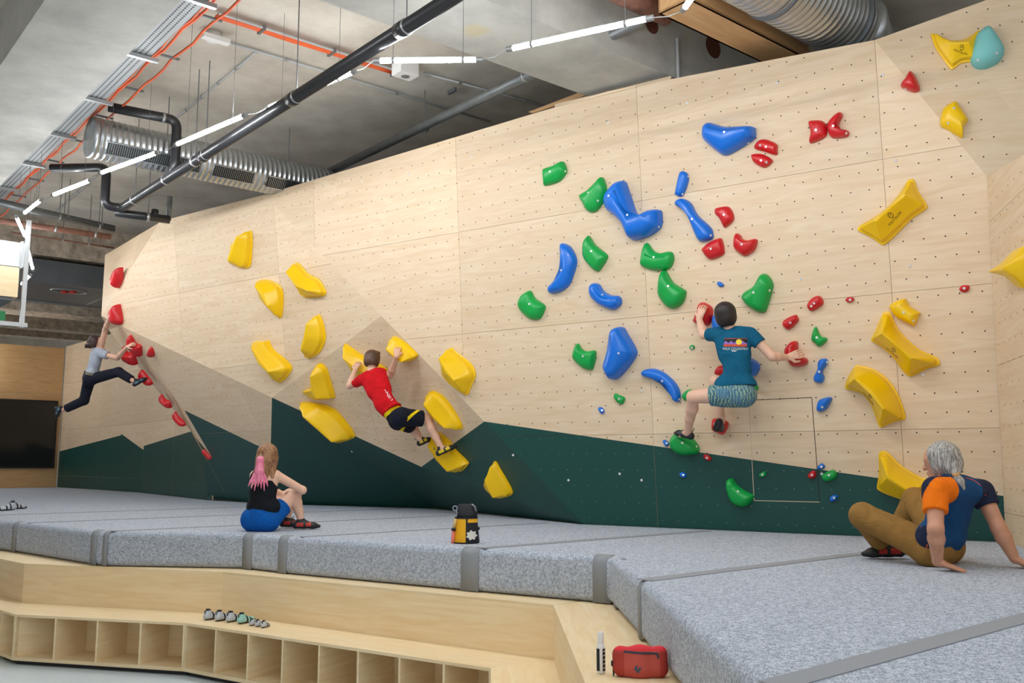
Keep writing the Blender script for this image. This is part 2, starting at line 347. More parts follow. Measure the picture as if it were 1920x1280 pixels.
for u, v, wd in [(178, 994.5, .1), (198, 996, .07), (28, 978.5, .1), (465, 999.8, .14), (530, 1005, .12), (882, 1027, .17), (1128, 1042, .14)]:
    p = onz(u, v, MZ); i = min(range(len(MEDGE) - 1), key=lambda i: np.linalg.norm((MEDGE[i] + MEDGE[i + 1]) / 2 - p) if not (min(MEDGE[i][0], MEDGE[i + 1][0]) - .02 <= p[0] <= max(MEDGE[i][0], MEDGE[i + 1][0]) + .02) else -1)
    a, b = MEDGE[i], MEDGE[i + 1]; t = unit(b - a); p = a + t * ((p - a) @ t); face_strip(p, t, wd)
for y in (6.42, 5.32): face_strip(V(.705 if y > 6 else .722, y, MZ), unit(V(.03, -1, 0)), .1)
# ------------------------------------------------------------------ bench with shoe cubbies
ZL, ZS = .81, .44
LB = [onz(-160, 1012, ZL), onz(0, 1032, ZL), onz(167, 1055, ZL), onz(448, 1062, ZL), onz(640, 1077, ZL), onz(883, 1100, ZL), V(.70, 6.84, ZL), V(.73, 5.1, ZL), V(.77, 2.4, ZL)]
LF = [V(-6.6, 11.0, ZL), V(-5.3, 9.7, ZL), V(-4.8, 9.24, ZL), V(-2.63, 8.55, ZL), V(.29, 6.6, ZL), V(.33, 4.3, ZL), V(.36, 2.2, ZL)]
SF = [V(-6.0, 10.4, ZS), V(-4.74, 8.76, ZS), V(-4.48, 8.52, ZS), V(-2.79, 8.08, ZS), V(-.14, 6.34, ZS), V(-.1, 4.2, ZS), V(-.08, 2.2, ZS)]
bench = empty('bench', (-2, 7.6, 0), label='long angled birch plywood bench with a row of open shoe cubbies under the seat', cat='bench')
def board(name, poly, th, parent=bench, mat='bench_ply', along=None):
    mb = MB(); mb.prism(poly, th); al = along if along is not None else unit(poly[1] - poly[0]); ac = np.cross(al, V(0, 0, 1)) if abs(al[2]) < .5 else V(1, 0, 0)
    uvs = [(p @ al, p @ ac + p[2]) for p in mb.v]
    return mesh_obj(name, mb.v, mb.f, mat, parent, uv=uvs)
lbx = [LB[0], LB[1], LB[2], LB[3], LB[6], LB[7], LB[8]]
for i in range(len(LF) - 1):
    a, b = LF[i], LF[i + 1]; d = unit(b - a)
    if i == 3:
        board('ledge_board', [a, b, LB[6] + V(0, .15, 0), LB[5] + V(0, .2, 0), LB[4] + V(0, .2, 0), LB[3] + V(0, .2, 0)], V(0, 0, -.02), along=d)
    else: board('ledge_board', [a, b, lbx[i + 1] + (V(0, .15, 0) if i < 4 else V(.06, 0, 0)), lbx[i] + (V(0, .15, 0) if i < 4 else V(.06, .15 if i == 4 else 0, 0))], V(0, 0, -.02), along=d)
    n = np.cross(d, V(0, 0, 1)); n = n if n @ (SF[i] - a) < 0 else -n
    mb = MB(); mb.prism([a - V(0, 0, .02), b - V(0, 0, .02), V(b[0], b[1], ZS), V(a[0], a[1], ZS)], n * .02); uvs = [(p @ d, p[2]) for p in mb.v]
    mesh_obj('backrest_panel', mb.v, mb.f, 'bench_ply', bench, uv=uvs)
    board('seat_board', [a - V(0, 0, ZL - ZS), b - V(0, 0, ZL - ZS), SF[i + 1], SF[i]], V(0, 0, -.022), along=d)
    # cubbies below this stretch of seat
    s0, s1 = SF[i], SF[i + 1]; ds = unit(s1 - s0); inn = unit(V(ds[1], -ds[0], 0)); inn = inn if inn @ (a - s0) > 0 else -inn
    Ls = np.linalg.norm(s1 - s0); ncell = {0: 4, 1: 1, 2: 4, 3: 8, 4: 5, 5: 5}[i]; zb = .07
    board('bottom_board', [V(*p[:2], zb) for p in (s0, s1, s1 + inn * .4, s0 + inn * .4)], V(0, 0, -.03), along=ds)
    mb = MB(); mb.prism([V(*p[:2], z) for p, z in ((s0 + inn * .4, zb), (s1 + inn * .4, zb), (s1 + inn * .4, ZS - .022), (s0 + inn * .4, ZS - .022))], inn * .012); mesh_obj('rear_panel', mb.v, mb.f, 'bench_ply', bench, uv=[(p @ ds, p[2]) for p in mb.v])
    for k in range(ncell + 1):
        q = s0 + ds * (Ls * k / ncell); q = q + ds * (.01 if k == 0 else -.01 if k == ncell else 0)
        mb = MB(); mb.box(V(*(q + inn * .2)[:2], (zb + ZS - .022) / 2), .018, .398, ZS - .022 - zb, (ds, inn, V(0, 0, 1))); mesh_obj('divider', mb.v, mb.f, 'bench_ply', bench, uv=[(p @ inn, p[2]) for p in mb.v])
    one('plinth', 'black_plastic', lambda m: m.prism([V(*p[:2], .0) for p in (s0 + inn * .05, s1 + inn * .05, s1 + inn * .09, s0 + inn * .09)], V(0, 0, .04)), bench)
q = SF[4]; board('end_panel', [V(q[0] - .0, q[1], .04), V(q[0] + .02, q[1] - .3, .04), V(q[0] + .02, q[1] - .3, ZS - .022), V(q[0], q[1], ZS - .022)], V(.02, 0, 0))
# ------------------------------------------------------------------ ceiling: slab, beams
ZC, ZB = 6.5, 5.82
ceil = empty('ceiling', (0, 8, ZC), kind='structure', label='bare concrete ceiling with deep downstand beams')
def cbox(name, mat, a0, a1, b0, b1, z0, z1, parent=ceil):
    """box in the ceiling grid: a along e1 (away to the left), b along e2 (away to the right)"""
    return one(name, mat, lambda m: m.prism([E1v * a + E2v * b + V(0, 0, z0) for a, b in ((a0, b0), (a1, b0), (a1, b1), (a0, b1))], V(0, 0, z1 - z0)), parent)
cbox('slab', 'concrete', -8, 34, -16, 14, ZC, ZC + .25)
ab = lambda p: (p @ E1v, p @ E2v)
bl = ab(onz(340, 0, ZB))[1]; blw = ab(onz(84, 0, ZB))[1]
cbox('beam', 'concrete_beam', -8, 30, blw, bl, ZB, ZC)
ax0, ax1 = ab(onz(1140, 94, ZB))[0], ab(onz(779, 65, ZB))[0]
cbox('beam', 'concrete_beam', ax0, ax1, bl, 12, ZB, ZC)
cbox('beam', 'concrete_beam', -8, 30, blw - 3.2, blw - 2.4, ZB - .1, ZC)
for (u, v, th, dz) in [(130, 485, .5, 0), (130, 590, .9, -.35), (100, 618, .5, -.2), (100, 634, .5, -.3)]:
    zb = ZB + dz; a = ab(onz(u, v, zb))[0]
    cbox('beam', 'concrete_rough', a, a + th, bl, 10, zb, ZC)
cbox('beam', 'concrete_beam', ab(onz(130, 485, ZB))[0] - .02, 30, 9.0, 9.4, 0, ZC)
wr = empty('wall_right', kind='structure', label='bare concrete wall behind the climbing wall'); cbox('concrete_face', 'concrete', -6, 30, 9.5, 9.8, 0, ZC, wr)
wf = empty('wall_far', kind='structure', label='dim concrete wall at the far end of the hall'); cbox('concrete_face', 'concrete', 33, 33.3, -16, 10, 0, ZC, wf)
wl = empty('wall_left', kind='structure', label='dim concrete wall along the left side of the hall'); cbox('concrete_face', 'concrete', 6, 33, -14.3, -14, 0, ZC, wl)
# core holes through the cross beam
for (u, v, r) in [(1337, 88, .13), (1222, 46, .1)]:
    pl = (-E1v, -ax0); q = onp(u, v, pl); one('core_hole', 'core_hole', lambda m: m.tube([q + E1v * .05, q - E1v * .003], r, 24), ceil)
# ------------------------------------------------------------------ LED tubes hung in a chain
TUBES = [((1280, 20), (1345, -70)), ((950, 93), (1225, 33)), ((700, 114), (905, 112)), ((500, 203), (668, 133)), ((328, 272), (462, 215)), ((187, 325), (298, 285)), ((98, 366), (172, 337)), ((45, 400), (78, 374)), ((30, 405), (47, 443)), ((48, 450), (62, 507)), ((40, 533), (58, 515))]
ORD = ['short-looking LED tube at the top edge beside the plywood duct box', 'long LED tube slanting below the concrete cross beam', 'horizontal LED tube right of the black pipe', 'LED tube half hidden behind the black pipe', 'LED tube above the slotted spiral duct', 'LED tube crossing the lower edge of the slotted spiral duct', 'LED tube below the black pipe stub near the left beam', 'short slanting LED tube left of the black pipe elbow', 'steep LED tube above the galvanised duct', 'steep LED tube in front of the dark ventilation duct', 'small farthest LED tube beside the grey duct post']
ZT = 5.2
zt, tb = 5.95, bl + .02                                    # cable tray along the left beam
afar = ab(onz(130, 485, ZB))[0]
ZD, R1 = 5.74, .25; da = onz(174, 258, ZD)                 # slotted spiral duct
def wire_top(p):
    b = p @ E2v; a = p @ E1v
    if abs(a - da @ E1v) < R1 + .02 and b > da @ E2v - .1: return ZD - math.sqrt(max(0, R1 ** 2 - (a - da @ E1v) ** 2)) - .012
    if tb - .02 < b < tb + .29 and ax1 < a < afar: return zt - .055
    for cb, cz in ((.34, 6.06), (.38, 6.06), (.58, 6.1)):
        if abs(b - tb - cb) < .045: return cz - .05
    return ZB if blw < b < bl or ax0 < a < ax1 else ZC
def led_tube(a, b, label, zc=ZC):
    t = empty('led_tube', tuple((a + b) / 2), label=label, cat='light', group='LED tubes on the ceiling')
    d = unit(b - a); s = np.cross(d, V(0, 0, 1)); s = unit(s); n = 14; r = .021
    mb = MB(); vs = []
    for p in (a + d * .05, b - d * .05):
        for k in range(n): th = 2 * math.pi * k / n; vs.append(p + r * (s * math.cos(th) + V(0, 0, 1) * math.sin(th)))
    mb.add(vs, [(k, (k + 1) % n, n + (k + 1) % n, n + k) for k in range(n) if not (2 <= k <= 4)])
    mb.build('tube', 'led', t, True)
    one('housing', 'clamp', lambda m: m.box((a + b) / 2 + V(0, 0, r * .93), np.linalg.norm(b - a) - .1, .026, .012, (d, s, V(0, 0, 1))), t)
    for p, q in ((a, a + d * .06), (b, b - d * .06)): one('end_cap', 'clamp', lambda m: m.tube([p, q], .024, 12), t)
    for f in (.18, .82):
        p = a + (b - a) * f; one('hanger_wire', 'rod', lambda m: m.tube([p + V(0, 0, r), V(p[0], p[1], wire_top(p))], .0025, 5), t)
        one('clip', 'clamp', lambda m: m.tube([p - d * .012, p + d * .012], .0245, 12, False), t)
    return t
ends = []
for (a, b), lb in zip(TUBES, ORD):
    A, Bp = onz(*a, ZT), onz(*b, ZT)
    if (a, b) == TUBES[0]: Bp = A + unit(Bp - A) * 1.3
    if a == (48, 450): A, Bp = ond(48, 450, 13.9), ond(62, 507, 14.6)
    if a == (40, 533): A, Bp = ond(40, 533, 16.2), ond(58, 515, 15.6)
    if a == (500, 203): A, Bp = onz(*a, 5.52), onz(*b, 5.52)
    led_tube(A, Bp, lb); ends.append((A, Bp))
chain = [(0, 0, 1, 1), (1, 0, 2, 1), (2, 0, 3, 1), (3, 0, 4, 1), (4, 0, 5, 1), (5, 0, 6, 1), (6, 0, 7, 1), (7, 0, 8, 0), (8, 1, 9, 0)]
for i, s, j, e in chain:
    p, q = ends[i][s], ends[j][e]; mid = (p + q) / 2 - V(0, 0, .02)
    tag(one('light_cable', 'conduit', lambda m: m.tube([p, mid, q], .004, 6), local=tuple(mid)), 'thin cable at one end of the ' + ' '.join(ORD[i].replace('LED tube', 'tube').split()[:9]), 'cable', 'cables between the LED tubes')
# the same chain of tubes goes on over the bench and the space behind the camera
for k, (x, y, dx, dy) in enumerate([(-3.6, 6.2, .6, -.5), (-2.4, 3.4, .9, -.4), (-.2, 3.4, 1, .1), (2.2, 3.2, 1, -.3), (3.6, 1.2, .7, -.9), (-1.2, .4, 1, .1), (1.2, -1.8, 1, .2), (-3.6, -.6, .9, .3), (-10, 13.5, -.4, 1), (-11.2, 16.5, -.3, 1), (-12.4, 19.5, -.4, 1), (-13.4, 22, -.4, 1)]):
    A = V(x, y, ZT if k < 8 else 4.6); led_tube(A, A + 1.25 * unit(V(dx, dy, 0)), ['LED tube over the left bench', 'LED tube left of the viewer', 'LED tube over the near bench', 'LED tube over the near crash mat', 'LED tube at the near right', 'LED tube above the viewer', 'LED tube behind the viewer', 'LED tube behind the viewer at the left', 'first LED tube of the far left hall', 'second LED tube of the far left hall', 'third LED tube of the far left hall', 'fourth LED tube of the far left hall'][k] + ', outside the view')
# ------------------------------------------------------------------ pipes
def path(pts, rad=.12, n=5):
    """round the corners of a polyline"""
    pts = [V(*p) for p in pts]; out = [pts[0]]
    for i in range(1, len(pts) - 1):
        a, b, c = pts[i - 1], pts[i], pts[i + 1]; r = min(rad, np.linalg.norm(a - b) * .45, np.linalg.norm(c - b) * .45)
        p, q = b + unit(a - b) * r, b + unit(c - b) * r
        for k in range(n + 1): t = k / n; out.append((1 - t) ** 2 * p + 2 * t * (1 - t) * b + t * t * q)
    return out + [pts[-1]]
def pipe_thing(name, label, segs, r, mat, clamps=(), cat='pipe', rods=True, part='pipe', zc=ZC):
    p0 = V(*segs[0][0]); t = empty(name, tuple(p0), label=label, cat=cat)
    for s in segs: one(part, mat, lambda m: m.tube(path(s), r, 20), t, True)
    for c, d in clamps:
        one('clamp', 'clamp', lambda m: m.tube([c - d * .018, c + d * .018], r * 1.1, 20), t, True)
        if rods: one('hanger_rod', 'rod', lambda m: m.tube([c + V(0, 0, r), V(c[0], c[1], wire_top(c))], .006, 6), t)
    return t
zp = 5.35; pa, pb = onz(860, -12, zp), onz(228, 390, zp); dd = unit(pb - pa); p0 = pa - dd * 4
cl = [(pa + dd * np.linalg.norm(pb - pa) * f, dd) for f in (.09, .335, .62, .66, .78, .93)]
up0 = onz(196, 385, zp)
bp = pipe_thing('drain_pipe', 'long black drain pipe slanting under the ceiling to the far left', [[p0, pb, up0, up0 + V(0, 0, .55), up0 + V(0, 0, .55) + unit(onz(70, 322, 5.9) - onz(190, 320, 5.9)) * .8]], .062, 'black_pipe', cl)
for f in (.09, .335, .62):
    c = pa + dd * np.linalg.norm(pb - pa) * f; one('socket', 'black_pipe', lambda m: m.tube([c, c + dd * .12], .07, 20), bp, True)
q2 = onp(331, 247, (E1v, da @ E1v - R1 - .1)); q2[2] = max(q2[2], ZD + R1 + .09); q1 = q2 - E2v * .8 + E1v * .1; q3 = V(q2[0], q2[1], 5.42)
pipe_thing('drain_pipe', 'bent black drain pipe dropping past the slotted spiral duct', [[q1, q2, q3, q3 + unit(onz(285, 372, 5.4) - q3) * .5 * V(1, 1, 0)]], .06, 'black_pipe', [(q1 + (q2 - q1) * .8, unit(q2 - q1))], rods=False)
w1, w2 = onz(215, 398, 5.3), onz(318, 412, 5.3)
wp = pipe_thing('drain_pipe', 'short black drain pipe ending above the top corner of the wall', [[w1, w2]], .06, 'black_pipe', [(w1 + (w2 - w1) * .6, unit(w2 - w1))])
one('branch', 'black_pipe', lambda m: m.tube([w1 + (w2 - w1) * .72, w1 + (w2 - w1) * .72 + V(0, 0, .12)], .05, 16), wp, True)
one('branch', 'grey_pipe', lambda m: m.tube([w1 + (w2 - w1) * .85 + E2v * .1, w1 + (w2 - w1) * .85 + E2v * .1 + V(0, 0, .35)], .04, 16), wp, True)
g1, g2 = onz(1010, 132, 6.0), onz(640, 311, 6.0); gd = unit(g2 - g1)
pipe_thing('steel_pipe', 'grey steel pipe running behind the top of the wall', [[g1 - gd * 1.5, g2 + gd * .4]], .055, 'grey_pipe', [(onz(984, 144, 6.0), gd), (onz(796, 240, 6.0), gd)])
for (u0, v0, u1, v1, z, r, mt, lb) in [(2, 414, 220, 446, 5.55, .048, 'rust_pipe', 'rusty red pipe crossing under the far ceiling'), (8, 383, 225, 434, 5.75, .045, 'grey_pipe', 'upper grey pipe crossing the far ceiling'), (40, 385, 225, 428, 5.86, .028, 'grey_pipe', 'thin grey pipe above the upper grey pipe of the far ceiling'), (70, 443, 222, 466, 5.6, .016, 'rust_pipe', 'thin red pipe below the rusty pipe at the far ceiling')]:
    a, b = onz(u0, v0, z), onz(u1, v1, z); pipe_thing('service_pipe', lb, [[a - (b - a) * .3, b + (b - a) * -.06]], r, mt, [(a + (b - a) * f, unit(b - a)) for f in ((.45, .8) if r > .02 else (.3, .62))], rods=(r != .048))
# ------------------------------------------------------------------ ducts
def spiral(m, a, b, r, pitch=.09, n=32, rib=.006):
    d = unit(b - a); Lh = np.linalg.norm(b - a); k = int(Lh / pitch); pts = []; rs = []
    for i in range(k + 1):
        for t, dr in ((0, 0), (.72, 0), (.8, rib), (.92, rib)): 
            if (i + t) * pitch <= Lh: pts.append(a + d * (i + t) * pitch); rs.append(r + dr)
    m.tube(pts, rs, n)
db = da + E2v * 3.55
sd = empty('spiral_duct', tuple(da), label='galvanised spiral duct with slotted grilles behind the black pipes', cat='duct')
autosmooth(one('duct_body', 'galv', lambda m: spiral(m, da, db, R1, .07), sd), 70)
one('end_collar', 'galv', lambda m: m.tube([da - E2v * .05, da - E2v * .04, da + E2v * .03], [R1 * .9, R1 * 1.02, R1 * 1.03], 32), sd, True)
for s0, Lg in ((.12, 1.15), (1.45, .55), (2.2, 1.25)):
    fr = -E1v; dn = unit(fr * .8 + V(0, 0, -.6)); c = da + E2v * (s0 + Lg / 2) + dn * (R1 + .006); tn = np.cross(E2v, dn)
    g = one('grille', 'grille_dark', lambda m: m.box(c, Lg, .15, .012, (E2v, tn, dn)), sd)
    for k in range(int(Lg / .026)):
        one('slat', 'galv', lambda m: m.box(c + E2v * (-Lg / 2 + .02 + k * .026) + dn * .008, .005, .13, .006, (E2v, tn, dn)), g)
    for s in (-1, 1): one('grille_rim', 'galv', lambda m: m.box(c + tn * s * .08 + dn * .006, Lg + .03, .014, .02, (E2v, tn, dn)), g)
for s in (.9, 2.6): one('hanger_rod', 'rod', lambda m: m.tube([da + E2v * s + V(0, 0, R1), da + E2v * s + V(0, 0, ZC - ZD)], .006, 6), sd)
zd = 6.08; d2 = onz(1508, -2, zd); R2 = .33
sd2 = empty('spiral_duct', tuple(d2), label='large shiny spiral duct above the right end of the wall', cat='duct')
autosmooth(one('duct_body', 'galv', lambda m: spiral(m, d2 - E2v * 1.0, d2 + E2v * .85, R2, .075), sd2), 70)
one('joint_ring', 'galv_dark', lambda m: m.tube([d2 + E2v * .62, d2 + E2v * .66], R2 + .02, 36), sd2, True); one('joint_ring', 'galv_dark', lambda m: m.tube([d2 - E2v * .5, d2 - E2v * .47], R2 + .018, 36), sd2, True)
one('reducer', 'galv', lambda m: m.tube([d2 + E2v * .85, d2 + E2v * .95, d2 + E2v * 1.25, d2 + E2v * 2.2], [R2 + .012, R2, R2 * .62, R2 * .62], 36), sd2, True)
# plywood duct box beside it
zx = 5.86; bx0 = onz(1235, 26, zx); bw = 0.36
pbx = empty('duct_box', tuple(bx0), label='plywood boxed-in duct jutting over the top of the wall', cat='duct box')
bb = E2v * 1.9
for nm, poly, th in (('bottom_panel', [bx0, bx0 + bb, bx0 + bb - E1v * bw, bx0 - E1v * bw], V(0, 0, .02)), ('side_panel', [bx0 - E1v * bw, bx0 - E1v * bw + bb, bx0 - E1v * bw + bb + V(0, 0, .6), bx0 - E1v * bw + V(0, 0, .6)], E1v * .02), ('side_panel', [bx0, bx0 + bb, bx0 + bb + V(0, 0, .6), bx0 + V(0, 0, .6)], -E1v * .02), ('end_panel', [bx0, bx0 - E1v * bw, bx0 - E1v * bw + V(0, 0, .6), bx0 + V(0, 0, .6)], E2v * .02)):
    mb = MB(); mb.prism(poly, th); mesh_obj(nm, mb.v, mb.f, 'box_ply', pbx, uv=[(p @ E2v, p @ E1v + p[2]) for p in mb.v])
rp = onz(1180, -6, 6.2); pipe_thing('service_pipe', 'fat red-brown pipe beside the plywood duct box', [[rp - E2v * .6, rp + E2v * .55]], .11, 'rust_pipe')
vq = onp(1271, 130, (-E1v, -ax0 + .03)); tag(one('upright_conduit', 'conduit', lambda m: m.tube([V(vq[0], vq[1], 5.5), V(vq[0], vq[1], 6.25)], .018, 10), local=tuple(vq)), 'upright white conduit on the concrete beam above the wall', 'conduit')
# far ventilation duct with two red plugs, galvanised duct and plywood case at the left edge
zv = 5.28; va = onz(45, 525, zv); aa = ab(va)
vd = empty('ventilation_duct', tuple(va), label='wide dark sheet-metal ventilation duct under the far ceiling', cat='duct')
one('duct_body', 'galv_dark', lambda m: m.prism([E1v * a + E2v * b + V(0, 0, zv) for a, b in ((aa[0], aa[1]), (aa[0] + 2.4, aa[1]), (aa[0] + 2.4, aa[1] + 7), (aa[0], aa[1] + 7))], V(0, 0, .45)), vd)
for b in (1.75, 3.6): one('seam', 'clamp', lambda m: m.box(E1v * (aa[0] + 1.2) + E2v * (aa[1] + b) + V(0, 0, zv - .004), 2.4, .02, .01, (E1v, E2v, V(0, 0, 1))), vd)
one('edge_rail', 'clamp', lambda m: m.box(E1v * (aa[0] + 2.4) + E2v * (aa[1] + 3.5) + V(0, 0, zv - .01), .05, 7, .06, (E1v, E2v, V(0, 0, 1))), vd)
for u in (121, 137):
    q = onz(u, 546, zv); one('red_plug', 'red_plug', lambda m: m.tube([q, q - V(0, 0, .04)], .07, 16), vd)
q = onz(129, 545, zv); one('plug_ring', 'clamp', lambda m: m.tube([q + E2v * (.34 * math.cos(k * math.pi / 12)) + E1v * (.24 * math.sin(k * math.pi / 12)) - V(0, 0, .01) for k in range(25)], .012, 6), vd)
ga = ond(44, 500, 13.2)
gd_ = empty('ventilation_duct', tuple(ga), label='galvanised duct with plywood case at the left edge', cat='duct')
fx = (E2v, E1v, V(0, 0, 1))
one('duct_body', 'galv', lambda m: m.box(ga - E2v * 1.2 + E1v * .6 + V(0, 0, .17), 2.4, 1.2, .36, fx), gd_)
for s in (.02, .5, 1.0): one('flange', 'clamp', lambda m: m.box(ga - E2v * (s + .02) + E1v * .6 + V(0, 0, .17), .035, 1.24, .4, fx), gd_)
mb = MB(); mb.box(ga - E2v * 1.25 + E1v * .6 + V(0, 0, -.24), 2.4, 1.2, .44, fx); mesh_obj('plywood_case', mb.v, mb.f, 'bench_ply', gd_, uv=[(p @ E2v, p[2]) for p in mb.v])
one('bottom_plate', 'galv_dark', lambda m: m.box(ga - E2v * 1.25 + E1v * .6 + V(0, 0, -.48), 2.3, 1.1, .05, fx), gd_)
one('post', 'clamp', lambda m: m.box(ga + E2v * .03 + V(0, 0, -.1), .06, .06, 1.6, fx), gd_)
one('bracket', 'clamp', lambda m: m.box(ga - E2v * .5 + V(0, 0, -.86), 1.2, .08, .06, fx), gd_)
es = ond(3, 592, 15.5); tag(one('exit_sign', ['white_plastic', 'green_sign'], lambda m: (m.box(es, .1, .05, .16, fx), m.box(es - E1v * .03, .1, .01, .16, fx, 1)), local=tuple(es)), 'small green exit sign at the left edge below the duct', 'sign')
# ------------------------------------------------------------------ cable trays, conduits, cables, detectors
plain('tray_grey', (150, 153, 154), .5, .3)
tray = empty('cable_tray', tuple(E1v * 9 + E2v * tb + V(0, 0, zt)), label='perforated grey cable tray along the left concrete beam', cat='cable tray')
one('tray_bed', 'tray_grey', lambda m: m.prism([E1v * a + E2v * b + V(0, 0, zt) for a, b in ((ax1 + .05, tb), (afar - .05, tb), (afar - .05, tb + .26), (ax1 + .05, tb + .26))], V(0, 0, .008)), tray)
for s in (0, .26): one('tray_side', 'tray_grey', lambda m: m.box(E1v * (ax1 + afar) / 2 + E2v * (tb + s) + V(0, 0, zt + .03), afar - ax1 - .1, .006, .06, (E1v, E2v, V(0, 0, 1))), tray)
sl = MB()
for i in range(int((afar - ax1 - .2) / .045)):
    for b in (.05, .1, .15, .2):
        c = E1v * (ax1 + .1 + i * .045 + (.02 if int(b * 20) % 2 else 0)) + E2v * (tb + b) + V(0, 0, zt - .001); sl.add([c + E1v * x + E2v * y for x, y in ((-.014, -.008), (.014, -.008), (.014, .008), (-.014, .008))], [(0, 1, 2, 3)])
tag(sl.build('perforation', 'grille_dark', tray), kind='stuff')
for i in range(6): one('tray_bracket', 'clamp', lambda m: m.box(E1v * (ax1 + .9 + i * 1.5) + E2v * (tb + .14) + V(0, 0, zt - .03), .05, .4, .04, (E1v, E2v, V(0, 0, 1))), tray)
for k, (b, z) in enumerate(((.34, 6.06), (.38, 6.06), (.58, 6.1))):
    pts = [E1v * (ax1 + .1 + i * (afar - ax1 - .2) / 43) + E2v * (tb + b + .012 * math.sin(i * 1.7 + k)) + V(0, 0, z + .01 * math.sin(i * 2.1 + k)) for i in range(44)]
    tag(one('orange_cable', 'orange_cable', lambda m: m.tube(pts, .014, 8), smooth=True, local=tuple(pts[12])), ['orange cable nearest the perforated tray', 'orange cable second from the perforated tray', 'orange cable farthest from the perforated tray along the beam'][k], 'cable', 'orange cables along the beam')
for i in range(9):
    c = E1v * (ax1 + .35 + i * 1.13) + E2v * (tb + .46) + V(0, 0, 6.1); tag(one('cable_clip', 'rod', lambda m: m.box(c, .03, .34, .02, (E1v, E2v, V(0, 0, 1))), local=tuple(c)), 'dark cable clip holding the orange cables, number %s from the near end' % ['one', 'two', 'three', 'four', 'five', 'six', 'seven', 'eight', 'nine'][i], 'clip', 'clips of the orange cables')
xa = onz(406, 29, 6.42); xl = np.linalg.norm(onz(735, 136, 6.42) - xa)
xt = empty('cable_bundle', tuple(xa), label='bundle of orange cables on a grey conduit crossing the ceiling', cat='cable')
for k, o in enumerate((-.02, .012, .04)): one('cable', 'orange_cable', lambda m: m.tube([xa + E2v * (i * xl / 12) + E1v * (o + .006 * math.sin(i * 1.3 + k)) for i in range(13)], .014, 8), xt, True)
one('conduit', 'conduit', lambda m: m.tube([xa - E1v * .06, xa - E1v * .06 + E2v * xl], .014, 8), xt)
for i in range(4): one('clip', 'rod', lambda m: m.box(xa + E2v * (.5 + i * .85), .03, .16, .05, (E2v, E1v, V(0, 0, 1))), xt)
for (p, q, lb) in [((416, 76), (920, 228), 'thin grey conduit crossing the ceiling behind the white detector'), ((480, 98), (322, 228), 'short grey conduit running away from the detector conduit'), ((180, 330), (104, 397), 'short grey conduit above the short LED tube'), ((795, 137), (1100, 220), 'thin grey conduit behind the horizontal LED tube')]:
    a, b = onz(*p, 6.47), onz(*q, 6.47); t = empty('conduit', tuple(a), label=lb, cat='conduit'); one('pipe', 'conduit', lambda m: m.tube([a, b], .014, 8), t, True)
    for f in (.2, .4, .6, .8): one('saddle', 'clamp', lambda m: m.tube([a + (b - a) * f - unit(b - a) * .02, a + (b - a) * f + unit(b - a) * .02], .02, 8), t)
dt = onz(398, 74, 6.42); dn = empty('emergency_light', tuple(dt), label='white emergency light fitting on the ceiling beside the orange cables', cat='light')
one('base', 'white_plastic', lambda m: m.tube([dt + V(0, 0, .078), dt + V(0, 0, .02), dt - V(0, 0, .03)], [.09, .09, .06], 20), dn, True); one('head', 'white_plastic', lambda m: m.box(dt - V(0, 0, .03) - E1v * .1, .3, .09, .05, (E2v, E1v, V(0, 0, 1))), dn)
sb = onz(760, 131, 6.4); sk = empty('speaker_box', tuple(sb), label='small white box with a round grille behind the horizontal LED tube', cat='speaker box')
bevel(one('case', 'white_plastic', lambda m: m.box(sb, .26, .2, .16, (E2v, E1v, V(0, 0, 1))), sk), .01); one('grille', 'clamp', lambda m: m.tube([sb - V(0, 0, .08), sb - V(0, 0, .085)], .05, 16), sk)
# ------------------------------------------------------------------ climbing holds
plain('print_black', (26, 22, 28), .7)
def text_patch(txt, size):
    cu = bpy.data.curves.new('lettering', 'FONT'); cu.body = txt; cu.size = size; cu.align_x = 'CENTER'; cu.resolution_u = 2
    ob = bpy.data.objects.new('lettering', cu); COL.objects.link(ob); dg = bpy.context.evaluated_depsgraph_get(); me = bpy.data.meshes.new_from_object(ob.evaluated_get(dg))
    pts = [(v.co.x, v.co.y) for v in me.vertices]; fs = [tuple(p.vertices) for p in me.polygons]; bpy.data.objects.remove(ob); bpy.data.curves.remove(cu); bpy.data.meshes.remove(me)
    return pts, fs
def catmull(pts, k=4):
    n = len(pts); out = []
    for i in range(n):
        p0, p1, p2, p3 = pts[i - 1], pts[i], pts[(i + 1) % n], pts[(i + 2) % n]
        for j in range(k):
            t = j / k; out.append(.5 * ((2 * p1) + (p2 - p0) * t + (2 * p0 - 5 * p1 + 4 * p2 - p3) * t * t + (3 * p1 - p0 - 3 * p2 + p3) * t ** 3))
    return out
ZA = lambda ox, oy, s: (lambda pts: [(ox + x / s, oy + y / s) for x, y in pts])
A_, R1_, R2_, C3_, D_, T3_, L_, L4_ = ZA(400, 400, 2.56), ZA(1480, 0, 2.559), ZA(1460, 480, 2.7826), ZA(960, 280, 3.692), ZA(1060, 520, 2.909), ZA(1140, 0, 2.4615), ZA(80, 560, 3.556), ZA(0, 380, 4)
def closest(p, line):
    best = None
    if len(line) == 1: return line[0]
    for a, b in zip(line[:-1], line[1:]):
        t = max(0, min(1, ((p - a) @ (b - a)) / ((b - a) @ (b - a) + 1e-9))); q = a + (b - a) * t; d = np.linalg.norm(p - q)
        if best is None or d < best[0]: best = (d, q)
    return best[1]
GROUPS = dict(yellow='yellow climbing holds', red='red climbing holds', green='green climbing holds', blue='blue climbing holds', aqua='')
